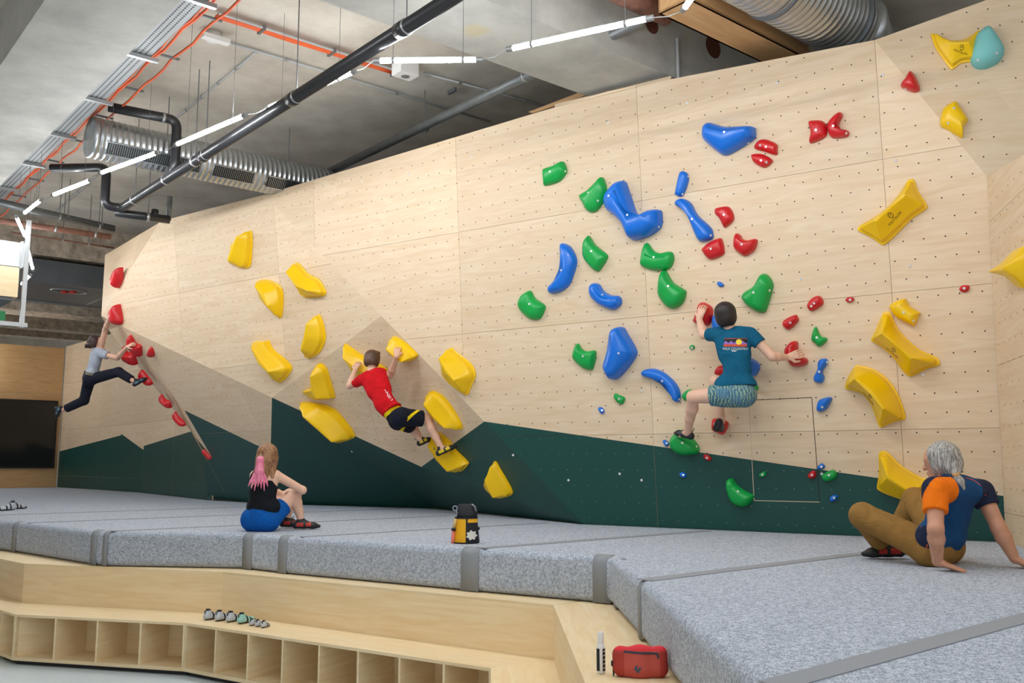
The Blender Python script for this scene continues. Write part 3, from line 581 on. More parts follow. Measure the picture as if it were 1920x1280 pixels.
def hold(fn, pl, zt, pts, col, label, H, ridge=None, kind='round', bolts=(), logo=None):
    """fn: pixel -> wall point; outline traced on the wall plane, body raised H from it; kind round | macro (flat lip, straight flanks, sharp ridge)"""
    px = zt(pts); n = pl[0]
    P = [fn(u, v) for u, v in px]; o = sum(P) / len(P)
    ex = unit(np.cross(V(0, 0, 1), n)); ey = np.cross(n, ex)
    q = [V((p - o) @ ex, (p - o) @ ey) for p in P]
    q = catmull(q, 4)
    if sum(q[i][0] * q[(i + 1) % len(q)][1] - q[(i + 1) % len(q)][0] * q[i][1] for i in range(len(q))) < 0: q = q[::-1]
    if ridge: rg = [V((fn(u, v) - o) @ ex, (fn(u, v) - o) @ ey) for u, v in zt(ridge)]
    else:
        c = sum(q) / len(q); S = np.array([x - c for x in q]); w_, vv = np.linalg.eigh(S.T @ S); ax = vv[:, 1]; half = math.sqrt(2 * max(w_[1] - w_[0], 0) / len(q)) * .62
        rg = [c - ax * half, c + ax * half] if half > .015 else [c]
        if len(rg) == 2: rg = [rg[0], c, rg[1]]
        # keep the ridge inside bent outlines
        rg = [r if inside2(r, q) else r + (closest(r, q + [q[0]]) - r) * 1.5 for r in rg]
    N = len(q); vs = []; fs = []
    if kind == 'macro': prof = [(0, 0), (0, .014), (.05, .018), (.13, .02), (.2, .075 * H / .25 + .02), (.55, H * .62), (.86, H * .93), (.95, H * .985)]
    else: prof = [(0, 0)] + [(1 - math.cos(t), H * math.sin(t) ** .85) for t in [math.pi / 2 * k / 7 for k in range(1, 7)]]
    for s, h in prof:
        for x in q:
            c = closest(x, rg); y = x + (c - x) * s; vs.append(o + ex * y[0] + ey * y[1] + n * (h + .002))
    R = len(prof)
    for i in range(R - 1):
        for k in range(N): fs.append((i * N + k, i * N + (k + 1) % N, (i + 1) * N + (k + 1) % N, (i + 1) * N + k))
    # cap: fan strip between opposite last ring points along the ridge
    last = [(R - 1) * N + k for k in range(N)]
    vs.append(np.mean([vs[i] for i in last], axis=0) + n * (H * .012)); fs += [(last[k], last[(k + 1) % N], len(vs) - 1) for k in range(N)]
    ob = mesh_obj('climbing_hold', vs, fs, 'hold_' + col, smooth=True, local=tuple(o))
    tag(ob, label, 'climbing hold', GROUPS[col] or None)
    bm = bmesh.new(); bm.from_mesh(ob.data); bmesh.ops.recalc_face_normals(bm, faces=bm.faces); bm.to_mesh(ob.data); bm.free()
    if kind == 'macro': autosmooth(ob, 30)
    tree = BVHTree.FromPolygons([Vector(v) for v in vs], fs)
    for (u, v) in (zt(bolts) if bolts else []):
        d = ray(u, v); hit = tree.ray_cast(Vector(CAM), Vector(unit(d)))
        if hit[0] is None: continue
        c = V(*hit[0]); nn = V(*hit[1]); nn = nn if nn @ (CAM - c) > 0 else -nn
        one('bolt', 'steel_dot', lambda m: m.tube([c - nn * .004, c + nn * .004], [.013, .011], 10), ob)
    if logo:
        (u, v), (u2, v2), sz = logo; a = fn(*zt([(u, v)])[0]); e = unit(fn(*zt([(u2, v2)])[0]) - a); f_ = np.cross(n, e)
        pts, tf = text_patch('POLYTALON', sz); ring = []; rf = []
        for k in range(24):
            t = k * math.pi / 12
            for rr in (sz * .62, sz * .8): ring.append((rr * math.cos(t), sz * 1.75 + rr * math.sin(t)))
        rf = [(2 * k, 2 * k + 1, (2 * k + 3) % 48, (2 * k + 2) % 48) for k in range(24)]
        k0 = len(ring); ring += [(-sz * .45, sz * 1.62), (sz * .45, sz * 1.95), (sz * .4, sz * 2.1), (-sz * .45, sz * 1.78)]; rf.append((k0, k0 + 1, k0 + 2, k0 + 3))
        for pp_, ff_, nm_ in ((pts, tf, 'lettering'), (ring, rf, 'emblem')):
            w_ = []
            for x, y in pp_:
                q_ = a + e * x + f_ * y; ht = tree.ray_cast(Vector(q_ + n * .6), Vector(-n)); w_.append((V(*ht[0]) if ht[0] is not None else q_) + n * .002)
            mesh_obj(nm_, w_, ff_, 'print_black', ob)
    return ob
Y, R, G, B = 'yellow', 'red', 'green', 'blue'
hold(B_, PB, A_, [(178, 82), (190, 105), (188, 180), (180, 250), (150, 265), (95, 245), (85, 225), (100, 185), (97, 145), (140, 118)], Y, 'tall pointed yellow hold, topmost on the left part of the wall', .22, [(168, 120), (150, 180), (130, 225)], 'macro')
hold(B_, PB, A_, [(222, 322), (265, 318), (315, 340), (335, 370), (338, 430), (330, 495), (315, 498), (290, 470), (245, 430), (235, 390), (220, 345)], Y, 'curved yellow hold below the tall pointed one, pointing down right', .22, [(262, 350), (300, 385), (318, 440)], 'macro')
hold(B_, PB, A_, [(398, 237), (420, 245), (460, 290), (510, 315), (540, 365), (542, 385), (520, 400), (440, 402), (425, 370), (390, 300), (392, 260)], Y, 'shiny yellow hold with a pointed top just right of the curved one', .22, [(410, 285), (455, 345), (510, 370)], 'macro')
hold(B_, PB, A_, [(505, 485), (525, 510), (538, 560), (540, 610), (510, 670), (465, 695), (457, 690), (440, 615), (455, 585), (465, 555)], Y, 'leaf-shaped upright yellow hold above the left corner of the diamond', .2, [(500, 530), (495, 595), (475, 650)], 'macro')
hold(B_, PB, A_, [(200, 615), (245, 615), (268, 608), (290, 650), (350, 700), (380, 740), (360, 780), (325, 812), (300, 800), (270, 755), (225, 700), (215, 680)], Y, 'long slanting yellow hold, lowest on the pale left facet', .24, [(250, 645), (285, 715), (330, 755)], 'macro')
hold(E1_, PE1, A_, [(510, 718), (545, 740), (565, 800), (585, 870), (575, 885), (490, 885), (435, 860), (435, 850), (475, 825), (480, 760)], Y, 'boot-shaped yellow hold on the shaded diamond facet', .22, [(512, 755), (520, 820), (540, 855)], 'macro')
hold(E1_, PE1, A_, [(420, 908), (495, 908), (580, 935), (650, 1010), (680, 1060), (670, 1078), (610, 1095), (560, 1070), (490, 1010), (440, 950)], Y, 'big broad yellow hold across the green paint edge left of the red-shirted climber', .26, [(490, 940), (560, 1000), (620, 1055)], 'macro')
hold(E1_, PE1, A_, [(630, 630), (650, 632), (720, 680), (790, 715), (830, 740), (835, 755), (790, 770), (700, 780), (680, 770), (650, 700)], Y, 'yellow hold gripped by the left hand of the red-shirted climber', .2, [(665, 670), (720, 725), (790, 748)], 'macro')
hold(E2_, PE2, A_, [(868, 588), (920, 615), (975, 665), (982, 685), (960, 705), (930, 712), (895, 690), (870, 650), (855, 620)], Y, 'yellow hold gripped by the right hand of the red-shirted climber', .18, [(885, 630), (920, 665), (955, 688)], 'macro')
hold(M_, PM, A_, [(1145, 642), (1170, 665), (1240, 720), (1262, 775), (1240, 830), (1225, 868), (1205, 867), (1140, 820), (1108, 780), (1110, 720), (1125, 670)], Y, 'faceted yellow hold with chalky top right of the diamond', .25, [(1145, 700), (1180, 765), (1215, 800)], 'macro')
hold(E2_, PE2, A_, [(1035, 860), (1060, 852), (1105, 875), (1150, 930), (1190, 1000), (1198, 1030), (1190, 1033), (1155, 1015), (1105, 1018), (1060, 950), (1035, 895)], Y, 'fin-shaped yellow hold above the feet of the red-shirted climber', .18, [(1065, 895), (1110, 955), (1160, 1000)], 'macro')
hold(F2_, PF2, A_, [(1075, 1045), (1130, 1080), (1165, 1130), (1220, 1185), (1225, 1205), (1190, 1237), (1150, 1222), (1105, 1190), (1075, 1140), (1055, 1080)], Y, 'yellow foothold under the feet of the red-shirted climber', .2, [(1090, 1090), (1130, 1150), (1180, 1205)], 'macro')
hold(F2_, PF2, ZA(0, 0, 1), [(928, 864), (940, 880), (960, 915), (960, 927), (940, 931), (918, 918), (911, 905), (918, 893)], Y, 'small yellow hold on dark green above the chalk bucket', .18, [(930, 890), (938, 908), (945, 920)], 'macro')
hold(M_, PM, R1_, [(330, 1095), (345, 1080), (430, 1030), (500, 970), (565, 875), (580, 862), (600, 865), (620, 920), (660, 980), (655, 1005), (590, 1050), (500, 1140), (460, 1172), (440, 1172), (395, 1140), (335, 1110)], Y, 'large bow-tie yellow hold high on the right, slanting up', .22, [(440, 1075), (575, 955)], 'macro', logo=((525, 1062), (545, 1040), .026))
hold(J_, PJ, R1_, [(680, 168), (700, 172), (760, 200), (830, 200), (880, 170), (915, 148), (930, 170), (900, 290), (860, 300), (820, 308), (785, 335), (770, 330), (740, 290), (700, 230)], Y, 'yellow hold tucked behind the aqua hold at the top right', .16, [(770, 245), (850, 245)], 'macro', logo=((815, 280), (840, 284), .02))
hold(J_, PJ, R1_, [(945, 140), (965, 145), (1000, 190), (1028, 235), (1028, 265), (1000, 305), (940, 333), (890, 328), (865, 290), (865, 240), (885, 190), (920, 155)], 'aqua', 'matt aqua egg-shaped hold at the top right', .15, bolts=[(905, 288), (995, 255)])
hold(J_, PJ, R1_, [(795, 492), (815, 515), (855, 575), (852, 590), (835, 615), (832, 660), (815, 658), (760, 625), (725, 605), (727, 560), (740, 525)], Y, 'small angular yellow hold below the aqua hold', .11, [(775, 550), (815, 600)], 'round', [(790, 518), (762, 590)])
hold(K_, PK, ZA(0, 0, 1), [(1896, 500), (1908, 475), (1930, 455), (1950, 460), (1948, 540), (1930, 545), (1915, 528), (1898, 510)], Y, 'yellow hold cut off by the right edge', .2, None, 'macro')
hold(M_, PM, R2_, [(580, 258), (655, 222), (672, 235), (690, 265), (738, 292), (735, 310), (712, 362), (695, 362), (640, 335), (605, 310)], Y, 'small square yellow hold touching the top of a big yellow one', .1, [(640, 270), (690, 320)], 'round', [(652, 293), (703, 337)])
hold(M_, PM, R2_, [(485, 430), (505, 390), (545, 298), (562, 290), (585, 298), (625, 380), (680, 440), (740, 490), (820, 525), (840, 545), (835, 570), (770, 590), (700, 625), (680, 625), (650, 600), (600, 530), (540, 475), (490, 445)], Y, 'big yellow ridge hold slanting down right below the small square one', .26, [(575, 410), (720, 535)], 'macro', logo=((603, 510), (627, 530), .024))
hold(M_, PM, R2_, [(348, 680), (360, 640), (400, 575), (425, 570), (500, 590), (570, 640), (620, 710), (655, 800), (662, 845), (650, 855), (600, 865), (545, 890), (525, 885), (505, 830), (480, 770), (430, 715), (360, 695)], Y, 'big bent yellow ridge hold, second above the seated man', .26, [(435, 640), (520, 705), (578, 790)], 'macro', logo=((480, 745), (500, 768), .024))
hold(M_, PM, R2_, [(515, 1200), (525, 1130), (525, 1030), (550, 1015), (575, 1025), (640, 1090), (740, 1150), (800, 1165), (780, 1240), (690, 1285), (640, 1268), (560, 1240), (520, 1218)], Y, 'big yellow ridge hold partly behind the seated man', .28, [(605, 1140), (720, 1215)], 'macro')
# green
hold(M_, PM, C3_, [(220, 150), (235, 132), (290, 115), (345, 87), (365, 92), (383, 140), (378, 170), (330, 225), (240, 253), (228, 240)], G, 'green hold farthest up left of the green holds', .09, bolts=[(263, 153), (369, 152)])
hold(M_, PM, C3_, [(472, 320), (530, 285), (590, 230), (620, 195), (640, 205), (660, 270), (650, 340), (600, 420), (560, 438), (525, 425), (495, 370)], G, 'green hold touching the big L-shaped blue hold', .1, bolts=[(527, 299), (594, 355)])
hold(M_, PM, C3_, [(505, 640), (530, 602), (545, 605), (585, 665), (660, 725), (662, 760), (615, 835), (595, 845), (565, 830), (505, 760), (497, 700)], G, 'green hold below the big L-shaped blue hold', .1, bolts=[(548, 704)])
hold(M_, PM, C3_, [(895, 780), (910, 690), (930, 650), (950, 652), (985, 700), (1030, 718), (1085, 708), (1115, 715), (1125, 760), (1105, 815), (1060, 838), (980, 838), (920, 820), (897, 800)], G, 'kidney-shaped green hold, upper of the close pair', .09, [(940, 765), (1000, 780), (1080, 765)], bolts=[(980, 746)])
hold(M_, PM, C3_, [(1020, 960), (1030, 880), (1050, 843), (1075, 845), (1120, 920), (1190, 965), (1210, 990), (1190, 1060), (1140, 1098), (1085, 1095), (1035, 1040), (1018, 1000)], G, 'large teardrop green hold, lower of the close pair', .12, bolts=[(1080, 946)])
hold(M_, PM, C3_, [(1595, 1015), (1620, 985), (1680, 950), (1720, 880), (1750, 860), (1780, 875), (1808, 920), (1808, 970), (1765, 1110), (1735, 1130), (1690, 1120), (1630, 1080), (1598, 1035)], G, 'large green hold up right of the blue-shirted climber\'s head', .12, bolts=[(1671, 990), (1783, 976)])
hold(M_, PM, C3_, [(50, 1060), (75, 1010), (120, 980), (140, 985), (165, 1030), (228, 1075), (232, 1105), (205, 1165), (170, 1180), (125, 1172), (75, 1130), (52, 1090)], G, 'leftmost green hold, half way down', .1, bolts=[(120, 1070)])
hold(M_, PM, D_, [(46, 430), (60, 375), (75, 360), (90, 385), (120, 402), (165, 398), (170, 430), (160, 480), (145, 505), (100, 495), (60, 460)], G, 'notched green hold left of the faceted tall blue one', .09, [(75, 420), (110, 445), (145, 440)], bolts=[(95, 430)])
hold(M_, PM, D_, [(678, 378), (692, 367), (706, 375), (704, 390), (685, 393)], G, 'tiny green chip left of the blue-shirted climber\'s back', .03, bolts=[(690, 384)])
hold(M_, PM, D_, [(268, 650), (275, 632), (295, 640), (326, 655), (322, 680), (310, 692), (285, 680)], G, 'small green hold beside the arched blue hold', .05, bolts=[(292, 662)])
hold(M_, PM, D_, [(640, 640), (665, 615), (695, 612), (690, 640), (665, 672), (645, 660)], G, 'small green hold just above the climber\'s bent left knee', .05, bolts=[(670, 641)])
hold(M_, PM, D_, [(577, 905), (590, 865), (630, 832), (660, 850), (700, 880), (732, 925), (728, 955), (700, 965), (640, 968), (595, 945)], G, 'green foothold under the left shoe of the blue-shirted climber', .13, bolts=[(638, 902), (716, 922)])
hold(M_, PM, D_, [(882, 1120), (890, 1100), (915, 1095), (940, 1130), (980, 1160), (1027, 1185), (1025, 1210), (1000, 1240), (960, 1250), (910, 1225), (888, 1170)], G, 'green hold lowest on the dark green paint', .1, bolts=[(941, 1167)])
hold(M_, PM, D_, [(1345, 340), (1358, 280), (1372, 270), (1385, 300), (1400, 322), (1428, 330), (1425, 350), (1390, 378), (1365, 360)], G, 'small notched green hold right of the climber\'s outstretched arm', .07, [(1368, 320), (1390, 350)], bolts=[(1371, 328)])
hold(M_, PM, D_, [(1400, 1080), (1425, 1060), (1465, 1048), (1480, 1065), (1480, 1090), (1450, 1108), (1415, 1110)], G, 'small green hold beside the hatch at the paint edge', .06, bolts=[(1438, 1078)])
hold(M_, PM, D_, [(1058, 1072), (1090, 1055), (1095, 1075), (1080, 1090), (1065, 1085)], G, 'tiny green chip inside the hatch', .03, bolts=[(1075, 1075)])
hold(M_, PM, D_, [(1030, 590), (1050, 590), (1055, 605), (1042, 620), (1028, 612)], G, 'green hold peeping out behind the patterned shorts', .06)
# blue
hold(M_, PM, C3_, [(655, 350), (670, 310), (730, 240), (770, 222), (795, 232), (830, 330), (880, 455), (960, 425), (1030, 420), (1044, 455), (1042, 525), (1020, 560), (950, 605), (860, 630), (825, 618), (805, 580), (780, 520), (710, 455), (675, 430), (655, 385)], B, 'big L-shaped blue hold', .2, [(745, 330), (820, 480), (860, 545), (960, 510)], bolts=[(798, 453), (669, 321), (1016, 536)])
hold(M_, PM, C3_, [(1135, 300), (1160, 180), (1180, 152), (1210, 160), (1226, 190), (1220, 240), (1190, 315), (1160, 328), (1135, 315)], B, 'short upright blue hold', .07, bolts=[(1219, 187), (1180, 310)])
hold(M_, PM, C3_, [(1135, 370), (1150, 352), (1195, 343), (1245, 375), (1290, 455), (1375, 535), (1395, 580), (1390, 620), (1330, 640), (1295, 630), (1265, 570), (1225, 465), (1190, 425), (1140, 390)], B, 'long blue bone-shaped hold under the short upright one', .1, [(1185, 385), (1255, 470), (1335, 590)], bolts=[(1245, 482), (1375, 595)])
hold(M_, PM, C3_, [(345, 660), (370, 652), (410, 675), (445, 735), (453, 790), (430, 870), (400, 940), (340, 985), (275, 998), (257, 975), (265, 950), (320, 895), (340, 830), (348, 740)], B, 'leftmost blue hold, long and curved', .11, [(385, 720), (395, 820), (320, 950)], bolts=[(340, 836)])
hold(M_, PM, C3_, [(545, 985), (550, 945), (575, 926), (610, 935), (640, 980), (690, 1008), (745, 1015), (763, 1045), (755, 1080), (710, 1110), (660, 1100), (600, 1070), (560, 1030)], B, 'lumpy blue hold below the second green column', .11, [(585, 975), (640, 1040), (715, 1060)], bolts=[(625, 1006)])
hold(M_, PM, C3_, [(1423, 920), (1440, 915), (1468, 935), (1465, 948), (1440, 952), (1425, 935)], B, 'tiny blue chip above the blue-shirted climber\'s head', .03)
hold(M_, PM, T3_, [(445, 640), (448, 590), (475, 570), (510, 578), (560, 590), (670, 588), (683, 605), (680, 640), (640, 670), (590, 700), (550, 718), (520, 710), (470, 670)], B, 'wide blue hold, topmost of the blue holds', .18, [(490, 620), (560, 640), (640, 620)], bolts=[(536, 609), (648, 660)])
hold(M_, PM, D_, [(806, 272), (812, 215), (820, 206), (860, 230), (880, 275), (840, 300), (812, 295)], B, 'blue hold half hidden behind the climber\'s head', .1)
hold(M_, PM, D_, [(225, 490), (240, 420), (265, 300), (300, 272), (325, 275), (345, 310), (388, 385), (392, 425), (350, 490), (300, 545), (265, 558), (250, 545)], B, 'tall faceted blue hold', .2, [(305, 310), (315, 400), (275, 500)], 'round', [(290, 413)])
hold(M_, PM, D_, [(420, 520), (440, 502), (490, 497), (545, 520), (600, 570), (628, 620), (628, 670), (610, 680), (590, 665), (580, 625), (545, 585), (500, 560), (430, 540)], B, 'long arched blue hold left of the climber\'s knee', .08, [(450, 522), (530, 545), (590, 600), (608, 655)], bolts=[(528, 565), (621, 664)])
hold(M_, PM, D_, [(1000, 440), (1050, 460), (1064, 490), (1050, 525), (1030, 540), (1000, 520)], B, 'blue hold behind the climber\'s waist', .12)
hold(M_, PM, D_, [(1358, 540), (1380, 500), (1380, 465), (1395, 445), (1425, 443), (1435, 462), (1420, 490), (1405, 515), (1415, 545), (1405, 572), (1380, 575), (1360, 565)], B, 'blue dumbbell-shaped hold right of the climber', .07, [(1408, 465), (1394, 505), (1386, 550)], bolts=[(1384, 514), (1428, 463)])
hold(M_, PM, D_, [(1375, 705), (1385, 670), (1420, 655), (1450, 652), (1455, 668), (1430, 715), (1400, 732), (1378, 728)], B, 'glossy oval blue hold above the hatch corner', .08, bolts=[(1401, 707)])
for pts, lb in (([(182, 715), (195, 706), (213, 722), (212, 738), (198, 743)], 'tiny blue chip farthest left, above the paint edge'), ([(535, 890), (550, 886), (568, 905), (562, 918), (548, 920)], 'tiny blue chip beside the green foothold'), ([(1378, 1030), (1400, 1012), (1418, 1030), (1405, 1045), (1380, 1045)], 'tiny blue chip above the hatch corner small green hold'), ([(625, 1070), (640, 1060), (662, 1075), (655, 1092), (635, 1088)], 'tiny blue chip on the green paint below the green foothold'), ([(1447, 1195), (1470, 1184), (1488, 1192), (1475, 1215), (1450, 1222)], 'lowest tiny blue chip, right of the hatch')):
    hold(M_, PM, D_, pts, B, lb, .04, bolts=[pts[2]] and [(sum(p[0] for p in pts) / 5, sum(p[1] for p in pts) / 5)])
# red
hold(M_, PM, C3_, [(1408, 430), (1420, 408), (1490, 395), (1520, 415), (1540, 465), (1530, 500), (1480, 542), (1465, 530), (1440, 480), (1415, 455)], R, 'red hold, topmost of three below the long blue bone', .08, bolts=[(1466, 452)])
hold(M_, PM, C3_, [(1320, 690), (1370, 645), (1440, 615), (1460, 630), (1473, 690), (1465, 730), (1385, 763), (1350, 745), (1325, 710)], R, 'red hold, left one of three below the long blue bone', .08, bolts=[(1376, 688)])
hold(M_, PM, C3_, [(1540, 640), (1550, 590), (1570, 582), (1590, 600), (1600, 620), (1640, 630), (1685, 620), (1703, 635), (1680, 700), (1625, 738), (1590, 730), (1545, 690)], R, 'shiny horned red hold, right one of three below the long blue bone', .09, [(1575, 640), (1610, 680), (1660, 660)], bolts=[(1590, 657)])
hold(M_, PM, C3_, [(1262, 1190), (1268, 1170), (1290, 1110), (1305, 1070), (1330, 1058), (1375, 1080), (1393, 1110), (1388, 1180), (1370, 1215), (1340, 1220), (1285, 1210)], R, 'red hold gripped by the climber\'s raised left hand', .12)
hold(M_, PM, D_, [(1322, 150), (1345, 115), (1385, 100), (1405, 118), (1405, 150), (1350, 184), (1330, 175)], R, 'upper of two small red holds right of the big green one', .07, bolts=[(1356, 141), (1341, 156)])
hold(M_, PM, D_, [(1188, 255), (1200, 230), (1255, 204), (1270, 215), (1272, 240), (1225, 284), (1200, 275)], R, 'lower of two small red holds right of the big green one', .07, bolts=[(1227, 247)])
hold(M_, PM, D_, [(1530, 120), (1545, 108), (1573, 110), (1575, 125), (1555, 138), (1535, 132)], R, 'tiny red hold left of the small square yellow one', .04, bolts=[(1553, 122)])
hold(M_, PM, D_, [(1198, 410), (1215, 370), (1245, 347), (1270, 352), (1272, 385), (1280, 430), (1318, 440), (1325, 465), (1300, 483), (1250, 488), (1225, 465)], R, 'red hold gripped by the climber\'s outstretched right hand', .11, [(1240, 390), (1248, 445), (1295, 462)])
hold(M_, PM, D_, [(820, 530), (832, 490), (860, 478), (890, 490), (890, 540)], R, 'red hold peeping out left of the blue shirt', .08)
hold(M_, PM, D_, [(806, 830), (808, 780), (820, 768), (885, 785), (887, 815), (865, 855), (835, 848)], R, 'red foothold under the climber\'s right shoe', .1, bolts=[(814, 800)])
hold(M_, PM, D_, [(757, 968), (775, 965), (798, 985), (790, 1000), (762, 990)], R, 'tiny red chip on green paint right of the green foothold', .04, bolts=[(772, 984)])
hold(M_, PM, D_, [(1325, 1075), (1350, 1052), (1367, 1060), (1368, 1085), (1350, 1097), (1330, 1090)], R, 'tiny red hold on the hatch edge', .05, bolts=[(1345, 1077)])
hold(M_, PM, R2_, [(945, 165), (960, 153), (992, 153), (997, 165), (990, 183), (965, 190), (945, 180)], R, 'tiny red hold farthest right', .04, bolts=[(968, 168)])
hold(M_, PM, R1_, [(95, 600), (100, 582), (155, 580), (178, 600), (183, 640), (165, 665), (110, 688), (98, 680), (105, 640)], R, 'left one of the red pair high on the wall', .09, bolts=[(127, 623)])
hold(M_, PM, R1_, [(183, 605), (200, 575), (235, 545), (252, 542), (257, 560), (240, 595), (250, 620), (283, 628), (288, 645), (270, 660), (215, 665), (195, 650)], R, 'boomerang-shaped right one of the red pair high on the wall', .09, [(235, 570), (215, 620), (265, 645)], bolts=[(210, 604), (273, 639)])
hold(M_, PM, T3_, [(677, 685), (700, 650), (735, 645), (780, 665), (783, 690), (778, 717), (720, 700)], R, 'upper half of the split red hold beside the wide blue one', .07, bolts=[(729, 677), (702, 670)])
hold(M_, PM, T3_, [(667, 715), (715, 712), (760, 738), (750, 760), (720, 775), (680, 755), (668, 735)], R, 'lower half of the split red hold beside the wide blue one', .07, bolts=[(706, 740), (731, 749)])
hold(M_, PM, R1_, [(583, 345), (605, 365), (627, 420), (620, 440), (595, 445), (545, 425), (538, 410), (560, 380)], R, 'red pyramid hold at the top right crease', .12, [(590, 395), (595, 415)], bolts=[(558, 427)])
for fn, pl, zt, pts, lb, H in ((B_, PB, L4_, [(920, 483), (927, 500), (925, 580), (900, 635), (885, 635), (863, 595), (865, 560), (890, 510)], 'highest red hold on the far left arete', .14), (B_, PB, L4_, [(845, 830), (880, 775), (905, 760), (912, 790), (925, 860), (922, 905), (880, 915), (865, 880)], 'red hold gripped by the upper hand of the grey-shirted climber', .16),
        (C_, PC, L_, [(588, 240), (600, 250), (625, 295), (655, 305), (665, 330), (663, 380), (640, 360), (605, 320), (585, 280)], 'red hold at the lower hand of the grey-shirted climber', .14), (C_, PC, L_, [(550, 310), (565, 345), (610, 370), (630, 405), (635, 435), (590, 420), (560, 390)], 'red hold just below the lower hand of the grey-shirted climber', .14),
        (C_, PC, L_, [(712, 350), (727, 317), (745, 350), (748, 375), (740, 385), (715, 365)], 'small red hold alone on the shaded facet', .08), (C_, PC, L_, [(665, 470), (690, 495), (730, 545), (735, 570), (700, 550), (668, 520)], 'red hold at the shoe of the grey-shirted climber', .12),
        (C_, PC, L_, [(797, 632), (820, 665), (850, 680), (865, 722), (830, 705), (800, 670)], 'second red hold from the bottom tip of the arete', .1), (C_, PC, L_, [(888, 748), (915, 785), (950, 820), (957, 842), (920, 825), (890, 780)], 'red hold next above the bottom tip of the arete', .1), (C_, PC, L_, [(1075, 1000), (1110, 1035), (1130, 1065), (1105, 1050), (1080, 1020)], 'red sliver hold at the bottom tip of the arete', .06)):
    hold(fn, pl, zt, pts, R, lb, H)
# ------------------------------------------------------------------ people: smooth blended volumes meshed with surface nets
class Vol:
    def __init__(s, vox=.007): s.p = []; s.vox = vox
    def cap(s, a, b, ra, rb=None, k=.02, flat=None, cuts=()):
        """tapered limb from a to b; flat = (axis, factor) squeezes the section along an axis; cuts = planes (point, normal): keeps the side the normal points away from"""
        s.p.append((V(*a), V(*b), ra, ra if rb is None else rb, k, flat, cuts)); return s
    def chain(s, pts, rs, k=.02, **kw):
        for i in range(len(pts) - 1): s.cap(pts[i], pts[i + 1], rs[i], rs[i + 1], k, **kw)
        return s
    def mesh(s, cuts=()):
        vx = s.vox
        mg = lambda p: max(p[2], p[3]) + .03
        lo = np.min([np.minimum(p[0], p[1]) - mg(p) for p in s.p], axis=0) - 3 * vx; hi = np.max([np.maximum(p[0], p[1]) + mg(p) for p in s.p], axis=0) + 3 * vx
        n = np.ceil((hi - lo) / vx).astype(int) + 1
        F = np.full(n, .05, dtype=np.float32)
        ax = [(lo[i] + np.arange(n[i]) * vx).astype(np.float32) for i in range(3)]
        for a, b, ra, rb, k, flat, pc in s.p:
            m = max(ra, rb) + k + .03
            i0 = np.maximum(((np.minimum(a, b) - m - lo) / vx).astype(int), 0); i1 = np.minimum(((np.maximum(a, b) + m - lo) / vx).astype(int) + 2, n)
            X, Yy, Z = np.meshgrid(*[ax[i][i0[i]:i1[i]] for i in range(3)], indexing='ij')
            P = np.stack([X, Yy, Z], -1) - a.astype(np.float32); ab_ = (b - a).astype(np.float32)
            L2 = float(ab_ @ ab_) + 1e-9; h = np.clip((P @ ab_) / L2, 0, 1); Q = P - h[..., None] * ab_
            if flat is not None:
                fa, ff = unit(flat[0]).astype(np.float32), flat[1]; c = Q @ fa; Q = Q + (c * (1 / ff - 1))[..., None] * fa
                d = np.linalg.norm(Q, axis=-1) - (ra + (rb - ra) * h); d = d * (ff * .5 + .5)
            else: d = np.linalg.norm(Q, axis=-1) - (ra + (rb - ra) * h)
            for cp, cn in pc: d = np.maximum(d, (P + (a - cp).astype(np.float32)) @ unit(cn).astype(np.float32))
            S = F[i0[0]:i1[0], i0[1]:i1[1], i0[2]:i1[2]]
            hh = np.clip(.5 + .5 * (S - d) / k, 0, 1); F[i0[0]:i1[0], i0[1]:i1[1], i0[2]:i1[2]] = S + (d - S) * hh - k * hh * (1 - hh)
        if cuts:
            X, Yy, Z = np.meshgrid(*ax, indexing='ij')
            for cp, cn in cuts: cn = unit(cn); F = np.maximum(F, (X - cp[0]) * cn[0] + (Yy - cp[1]) * cn[1] + (Z - cp[2]) * cn[2])
        F[0], F[-1] = .05, .05; F[:, 0], F[:, -1] = .05, .05; F[:, :, 0], F[:, :, -1] = .05, .05
        return nets(F.astype(np.float32), lo, vx)
